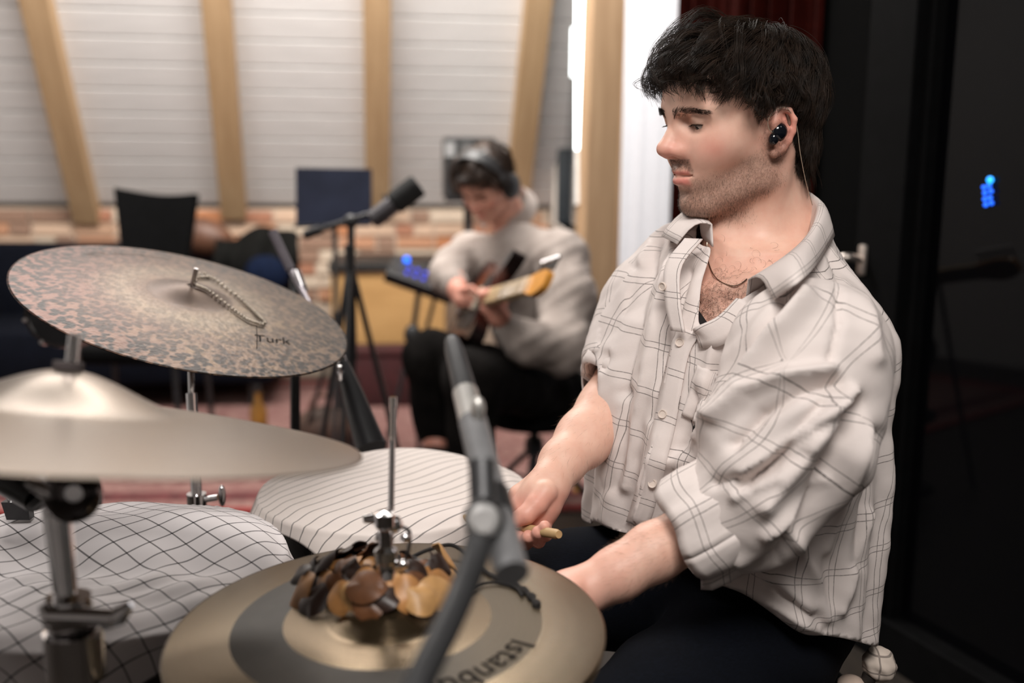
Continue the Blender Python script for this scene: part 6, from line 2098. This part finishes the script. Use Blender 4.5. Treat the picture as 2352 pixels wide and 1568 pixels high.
jv = jv + vnormals(jv, jq) * (.003 * np.sin(jv @ np.array([40., 25, 60])))[:, None]
np_mesh('jeans', jv, jq, DENIM, drummer)
for kn_, sg in ((BF.w((.19, .44, .0)), 1), (BF.w((-.13, .42, .0)), -1)):
    f0 = Vector(kn_)
    MB().ell(f0 + F_ * .06 + Vector((0, 0, .042)), (.05, .125, .045), rot_from(Vector((F_.y, -F_.x, 0)), F_, Vector((0, 0, 1))), 18, 10).build('shoe', BLACKPL, drummer)
# throne
th = thing('drum_throne', (BF.w((0, -.03, 0))[0], BF.w((0, -.03, 0))[1], 0), 'round black drum throne under the seated drummer', 'stool')
tcn = Vector(BF.w((0, -.03, 0)))
MB().lathe([(0, .40), (.15, .40), (.165, .415), (.165, .46), (.15, .475), (0, .475)], tcn, (0, 0, 1), 36).build('seat', BLACKF, th)
MB().tube([tcn + Vector((0, 0, .1)), tcn + Vector((0, 0, .41))], .015, 12).build('post', CHROME, th)
for k_ in range(3):
    a2 = k_ * 2.094 + .9
    MB().tube([tcn + Vector((0, 0, .25)), tcn + Vector((.24 * math.cos(a2), .24 * math.sin(a2), .012))], .009, 8).build('leg', CHROME, th)

# drumstick
stk = thing('drumstick', P(1190, 1211, 1.24), 'pale wooden drumstick held over the striped towel', 'drumstick')
tip, butt = P(1014, 1181, 1.42), P(1284, 1227, 1.165)
dv = butt - tip
SW = simple('hickory', srgb(182, 150, 106)[:3], .5, 0, .12, 20)
MB().tube([tip + dv * k_ for k_ in (.0, .008, .02, .032, .05, .2, .3, .98, 1.0)], [.0018, .0040, .0046, .0040, .0032, .0052, .0060, .0060, .0046], 18).build('shaft', SW, stk)

# in-ear monitor and cable
iem = thing('in_ear_monitor', HF.V(0.0040, .085, -.004), 'glossy black in-ear monitor worn in the drummer\'s ear', 'earphone')
GL = simple('gloss_navy_black', (.004, .005, .008), .08, 0, .2)
m = MB().ell(HF.V(0.0030, .0835, .0005), (.0108, .0072, .0105), Matrix(HF.A.T.tolist()) @ Matrix.Rotation(.5, 3, 'Y'), 24, 16)
m.ell(HF.V(0.0100, .0815, -.0072), (.0068, .0060, .0082), Matrix(HF.A.T.tolist()) @ Matrix.Rotation(-.5, 3, 'Y'), 18, 12)
m.build('shell', GL, iem)
cable = [HF.V(*q) for q in [(.013, .0830, .000), (.0185, .0835, .006), (.0195, .084, .016), (.013, .086, .025), (.002, .089, .0295), (-.008, .090, .024), (-.020, .087, .004), (-.030, .080, -.03), (-.046, .070, -.07), (-.066, .056, -.10)]]
MB().tube(smooth_path(cable, 60), .0005, 6).build('cable', simple('clear_cable', (.45, .38, .30), .25, .3), iem)
# necklace
nk = thing('necklace', BF.w((.04, .1, 1.02)), 'thin metal chain necklace lying on the drummer\'s chest', 'necklace')
chain_pts = []
for (x_, y_) in [(1630, 492), (1625, 540), (1624, 580), (1632, 616), (1650, 643), (1680, 656), (1700, 652), (1716, 640)]:
    r_ = (P(x_, y_, 1) - CAM).normalized()
    h_ = CB.ray_cast(CAM, r_)
    g_ = HB.ray_cast(Vector(HF.l(CAM)), Vector(np.array(r_) @ HF.A.T))
    ds_ = [q_[3] for q_ in (h_, g_) if q_[0] is not None]
    if not ds_: continue
    chain_pts.append(CAM + r_ * (min(ds_) - .002))
MB().tube(smooth_path(chain_pts, 60), .0007, 6).build('chain', simple('dark_silver', (.35, .28, .22), .3, 1.0), nk)
# ------------------------------------------------------------------ the guitarist
GA = Vector((.30, -.93, .20)).normalized()
GF = Vector((-.78, -.34, .50)); GF = (GF - GA * GF.dot(GA)).normalized()
GU = GA.cross(GF) * 1.0
if GU.z < 0: GU = -GU
gt_floor = P(1215, 1100, 3.4); gt_floor.z = 0
gper = thing('person', gt_floor, 'seated guitarist in a pale shirt and headphones playing electric guitar', 'person')
SKIN2 = skin_mat('guitarist_skin', srgb(206, 150, 130), srgb(216, 166, 146), srgb(204, 120, 104), srgb(180, 124, 106), srgb(196, 112, 104), (0.03, .018, .011, 1))
HG = head_frame(238.0, 40.0, 4.0, (1168, 428), 3.24)
gv, gq = head_field(0.0038).mesh(1)
ga = head_attrs(gv); ga['stub'] *= .1
gw_ = HG.w(gv)
# hands and ankle
rh = P(1058, 676, 3.06); lh = P(1128, 700, 2.96)
lo, hi = bounds([rh, lh, P(1090, 800, 3.1)], .10)
H2 = Field(lo, hi, .0042)
H2.chain([P(1048, 640, 3.14), P(1052, 668, 3.09), P(1062, 690, 3.06)], [.028, .030, .026], .015)
for k in range(4):
    a_ = P(1060 + 6 * k, 690 + 3 * k, 3.055)
    H2.chain([a_, P(1082 + 4 * k, 684 + 9 * k, 3.03), P(1088 + 2 * k, 700 + 9 * k, 3.04)], [.0115, .0105, .009], .003)
H2.chain([P(1062, 668, 3.05), P(1084, 662, 3.02), P(1096, 672, 3.01)], [.013, .011, .009], .003)
H2.chain([P(1162, 752, 3.0), P(1146, 728, 2.96), P(1124, 706, 2.95)], [.030, .031, .028], .015)
for k in range(4):
    a_ = P(1112 + 12 * k, 700 - 4 * k, 2.945)
    H2.chain([a_, P(1104 + 14 * k, 676 - 3 * k, 2.92), P(1112 + 14 * k, 668 - 2 * k, 2.955)], [.0115, .0105, .009], .003)
H2.chain([P(1150, 712, 2.95), P(1162, 690, 2.97)], [.013, .010], .004)
h2v, h2q = H2.mesh(1)
an0 = P(1002, 962, 3.12); an1 = P(1003, 1040, 3.10)
lo, hi = bounds([an0, an1], .06)
A2 = Field(lo, hi, .006); A2.cone(an0, an1, .046, .040, 0)
a2v, a2q = A2.mesh(1)
lo, hi = bounds([P(1292, 596, 3.20), P(1078, 586, 3.46), P(1235, 900, 3.42), P(990, 822, 3.02), an0, P(1162, 752, 3.0), P(1050, 655, 3.12)], .10)
C3 = Field(lo, hi, .009)
C3.cone(P(1240, 860, 3.42), P(1200, 650, 3.38), .11, .10, 0)
C3.cone(P(1095, 592, 3.44), P(1275, 588, 3.22), .045, .05, .05)
C3.cone(P(1200, 640, 3.37), HG.w((-.05, 0, -.16)), .07, .055, .05)
C3.chain([P(1292, 600, 3.20), P(1290, 795, 3.07), P(1162, 752, 3.0)], [.045, .04, .028], .02)
C3.chain([P(1078, 590, 3.45), P(1034, 634, 3.22), P(1050, 660, 3.11)], [.045, .036, .028], .02)
C3.chain([P(1200, 880, 3.42), P(992, 824, 3.03), an0], [.08, .055, .042], .03)
c3v, c3q = C3.mesh(1)
V = [gw_, h2v, a2v, c3v]; Q = [gq, h2q + len(gw_), a2q + len(gw_) + len(h2v), c3q + len(gw_) + len(h2v) + len(a2v)]
nadd = len(h2v) + len(a2v) + len(c3v)
np_mesh('body', np.concatenate(V), np.concatenate(Q), SKIN2, gper, attr={k: np.concatenate([a, np.full(nadd, .45 if k == 'red' else 0.0)]) for k, a in ga.items()})
for sg in (1, -1):
    MB().ell(HG.V(.0770, sg * .0320, .0165), .0134, None, 14, 10).build('eye', simple('eye_dark', (.05, .035, .03), .3), gper)
GHAIR = simple('guitarist_hair', (.040, .021, .012), .4, 0, .4, 40)
gz = [(0, .058), (40, .052), (60, .034), (80, .005), (95, .01), (115, -.02), (180, -.06)]
ghp = hair_locks(230, 9, 31, .034, gz, K=8, curl=.012)
strands(HG.w(ghp.reshape(-1, 3)).reshape(ghp.shape), .0011, .0005, 'hair', GHAIR, gper)
pp2 = HAIR_C + HAIR_R * cp * 1.05
np_mesh('hair_base', HG.w(pp2), cf, GHAIR, gper)
br = []
GB = BVHTree.FromPolygons([tuple(p) for p in gv], [tuple(int(i) for i in f) for f in gq])
for sg in (1, -1):
    for i in range(60):
        u = i / 59; y_ = .009 + .036 * u
        r_ = GB.ray_cast(Vector((.2, sg * y_, .033 + .004 * math.sin(u * 2.4) + .003 * (i % 3 - 1))), Vector((-1, 0, 0)))
        if r_[0] is None: continue
        p_ = np.array(r_[0]); k_ = np.linspace(0, 1, 4)[:, None]
        br.append(HG.w(p_ + np.array((.001, sg * .007, .001)) * k_))
strands(np.array(br), .0009, .0004, 'eyebrows', GHAIR, gper)

# pale shirt
GS = NT('pale_linen_shirt')
_n = GS.noise(GS.coord('Object'), 14, 4); _n2 = GS.noise(GS.coord('Object'), 3, 2)
GS.out(Base_Color=GS.ramp(_n, [(.3, srgb(146, 134, 127)), (.7, srgb(168, 157, 150))]), Roughness=.9)
GS.bump(_n, .5, .01)
GS = GS.m
pel = P(1235, 900, 3.42); chs = P(1195, 640, 3.34); nkb = P(1188, 560, 3.30)
arms = {'L': [P(1292, 596, 3.20), P(1306, 690, 3.14), P(1292, 800, 3.06), P(1220, 790, 3.00), P(1160, 752, 2.99)],
        'R': [P(1078, 586, 3.46), P(1048, 612, 3.34), P(1032, 632, 3.22), P(1044, 652, 3.13)]}
lo, hi = bounds([pel, chs, nkb] + arms['L'] + arms['R'], .17)
GSF = Field(lo, hi, .0085)
GSF.cone(P(1245, 850, 3.42), P(1200, 640, 3.37), .145, .135, 0)
GSF.cone(P(1085, 590, 3.44), P(1282, 584, 3.22), .075, .082, .06)
GSF.cone(chs, nkb, .11, .065, .06)
GSF.chain(arms['L'], [.082, .086, .078, .066, .046], .04)
GSF.chain(arms['R'], [.074, .066, .056, .040], .04)
s2v, s2q = GSF.mesh(2)
s2n = vnormals(s2v, s2q)
rgs = np.random.default_rng(8)
s2v = s2v + s2n * (.010 * vnoise(s2v, 22) + .006 * vnoise(s2v, 50))[:, None]
kp = (s2v[s2q].mean(1)[:, 2] > P(1240, 905, 3.4).z)
nb = HG.l(s2v[s2q].mean(1))
kp &= ~((np.hypot(nb[:, 0] + .05, nb[:, 1]) < .064) & (nb[:, 2] > -.185))
s2v, s2q = compact(s2v, s2q[kp])
gsh = np_mesh('shirt', s2v, s2q, GS, gper)
md = gsh.modifiers.new('thickness', 'SOLIDIFY'); md.thickness = .004
# collar
cr = []
for a_ in np.linspace(-2.6, 2.6, 26):
    base_ = np.array((-.050 - .078 * math.cos(a_) * 1.0, .080 * math.sin(a_), -.15 - .02 * math.cos(a_ + math.pi)))
    cr.append([HG.w(base_ * 1.0), HG.w(base_ + np.array((0, 0, .028))), HG.w(base_ * np.array((1.25, 1.35, 1)) + np.array((0.01, 0, -.012)))])
MB().sheet(np.array(cr), .004).build('collar', GS, gsh)

# trousers
TR = simple('black_trousers', (.0065, .0055, .005), .95, 0, .4, 18, .3, spec=.1)
hR, kR, sR = P(1190, 880, 3.42), P(990, 822, 3.02), P(1000, 978, 3.12)
hL, kL, sL = P(1255, 890, 3.36), P(1085, 868, 2.92), P(1080, 1100, 3.05)
lo, hi = bounds([hR, kR, sR, hL, kL, sL], .14)
TF = Field(lo, hi, .010)
TF.ell(P(1230, 880, 3.40), (.17, .16, .12), 0)
TF.chain([hR, kR, sR], [.105, .082, .066], .03); TF.chain([hL, kL, sL], [.108, .085, .062], .03)
t2v, t2q = TF.mesh(2)
t2v = t2v + vnormals(t2v, t2q) * (.008 * vnoise(t2v, 30))[:, None]
np_mesh('trousers', t2v, t2q, TR, gper)
for (c_, nm) in ((P(1010, 1052, 3.08), 'shoe'), (Vector((P(1070, 1150, 3.05).x, P(1070, 1150, 3.05).y, .05)), 'shoe')):
    fd = Vector((-.75, -.66, 0))
    m = MB().ell(Vector(c_) + fd * .06, (.048, .13, .045), rot_from(Vector((fd.y, -fd.x, 0)), fd, Vector((0, 0, 1))), 18, 10)
    m.build('shoe', BLACKPL, gper)

# headphones
hpn = thing('headphones', HG.V(0, 0, .14), 'black over-ear headphones on the guitarist', 'headphones')
bandp = [HG.V(.018 + .012 * math.cos(a_), .092 * math.sin(a_), .028 + .118 * math.cos(a_)) for a_ in np.linspace(-1.45, 1.45, 28)]
G5 = np.zeros((28, 2, 3))
fx = HG.A[0]
for i, b2 in enumerate(bandp): G5[i, 0] = np.array(b2) - fx * .020; G5[i, 1] = np.array(b2) + fx * .020
MB().sheet(G5, .012).build('headband', simple('headphone_black', (.018, .018, .019), .45), hpn)
for sg in (1, -1):
    ax_ = Vector(HG.A[1] * sg)
    c_ = HG.V(.002, sg * .082, .002)
    MB().lathe([(0, -.004), (.036, -.004), (.042, .004), (.042, .014), (.036, .024), (.02, .030), (0, .031)], c_, ax_, 28).build('ear_cup', BLACKPL, hpn)
    MB().tube([HG.V(.012, sg * .095, .05), HG.V(.006, sg * .106, .012)], .006, 8).build('yoke', BLACKMET, hpn)

# electric guitar
gc = P(1094, 690, 3.05)
gtr = thing('electric_guitar', gc, 'dark sunburst electric guitar with amber headstock in the guitarist\'s hands', 'guitar')
def gpt(a_, u_, f_=0): return gc + GA * a_ + GU * u_ + GF * f_
outl = [(-.20, 0), (-.19, .08), (-.14, .145), (-.07, .150), (0, .112), (.06, .125), (.13, .155), (.17, .15), (.15, .11), (.10, .06), (.09, 0.0), (.10, -.06), (.13, -.105), (.12, -.135), (.06, -.125), (0, -.115), (-.06, -.150), (-.14, -.150), (-.19, -.085)]
ol = smooth_path(outl + [outl[0]], 60)[:-1]
t = NT('sunburst_lacquer')
s = t.new('ShaderNodeVectorMath', operation='LENGTH'); t.l.new(t.coord('Object'), s.inputs[0])
t.out(Base_Color=t.ramp(s.outputs['Value'], [(.05, (.20, .055, .02, 1)), (.12, (.05, .010, .006, 1)), (.17, (.008, .004, .004, 1))]), Roughness=.15)
MB().prism([gpt(a_, u_) for a_, u_ in ol], -GF * .045).build('guitar_body', t.m, gtr, False)
pg = smooth_path([(-.10, -.09), (-.02, -.095), (.06, -.10), (.09, -.05), (.08, .07), (.02, .08), (-.03, .02), (-.10, -.02), (-.10, -.09)], 40)[:-1]
MB().prism([gpt(a_, u_, .003) for a_, u_ in pg], -GF * .002).build('pickguard', simple('pickguard_black', (.012, .012, .012), .3), gtr, False)
for a_ in (-.09, -.03, .04):
    MB().box(gpt(a_, 0, .008), (.018, .075, .012), rot_from(GA, GU, GF), .003).build('pickup', simple('pickup_cream', (.55, .48, .38), .5), gtr)
MB().box(gpt(-.14, 0, .008), (.03, .08, .014), rot_from(GA, GU, GF), .002).build('bridge', CHROME, gtr)
R_ = rot_from(GA, GU, GF)
MB().box(gpt(.29, 0, -.004), (.42, .052, .024), R_, .006).build('neck', simple('maple_neck', srgb(196, 170, 130)[:3], .4), gtr)
for k in range(12):
    MB().box(gpt(.49 - .38 * (1 - .5 ** (k / 9)), 0, .0095), (.0025, .05, .002), R_).build('fret', CHROME, gtr, False)
hs2 = [(.49, -.022), (.52, -.028), (.58, -.036), (.635, -.018), (.63, .024), (.58, .034), (.52, .028), (.49, .022)]
MB().prism([gpt(a_, u_, .002) for a_, u_ in smooth_path(hs2 + [hs2[0]], 30)[:-1]], -GF * .018).build('headstock', simple('amber_headstock', srgb(206, 142, 58)[:3], .3, 0, .15), gtr, False)
for k in range(6):
    a_ = .52 + .023 * k
    MB().tube([gpt(a_, .030, -.006), gpt(a_, .062, -.006)], .004, 8).build('tuning_peg', CHROME, gtr)
    MB().ell(gpt(a_, .066, -.006), (.008, .008, .006), None, 10, 8).build('peg_button', CHROME, gtr)
for k in range(6):
    MB().tube([gpt(-.13, -.02 + .008 * k, .016), gpt(.52, -.016 + .0064 * k, .013)], .0006, 5).build('string', CHROME, gtr)
stp = smooth_path([gpt(-.19, .02, -.02), P(1180, 640, 3.2), P(1210, 560, 3.28), P(1240, 560, 3.45)], 16)

# stool
stc = P(1228, 930, 3.45); sz = stc.z
sto = thing('drum_stool', Vector((stc.x, stc.y, 0)), 'black tripod stool under the guitarist', 'stool')
st0 = Vector((stc.x, stc.y, 0))
MB().lathe([(0, sz - .06), (.16, sz - .06), (.175, sz - .045), (.175, sz - .01), (.16, sz), (0, sz)], st0, (0, 0, 1), 32).build('seat', BLACKF, sto)
MB().tube([st0 + Vector((0, 0, .12)), st0 + Vector((0, 0, sz - .05))], .016, 12).build('post', BLACKMET, sto)
MB().lathe([(0, -.03), (.03, -.03), (.034, 0), (.03, .03), (0, .03)], st0 + Vector((0, 0, sz * .62)), (0, 0, 1), 18).build('hub', BLACKMET, sto)
for k in range(3):
    a_ = k * 2.094 + .35
    MB().tube([st0 + Vector((0, 0, sz * .62)), st0 + Vector((.24 * math.cos(a_), .24 * math.sin(a_), .012))], .011, 8).build('leg', BLACKMET, sto)
    MB().tube([st0 + Vector((0, 0, sz * .3)), st0 + Vector((.12 * math.cos(a_), .12 * math.sin(a_), sz * .32))], .006, 8).build('brace', BLACKMET, sto)
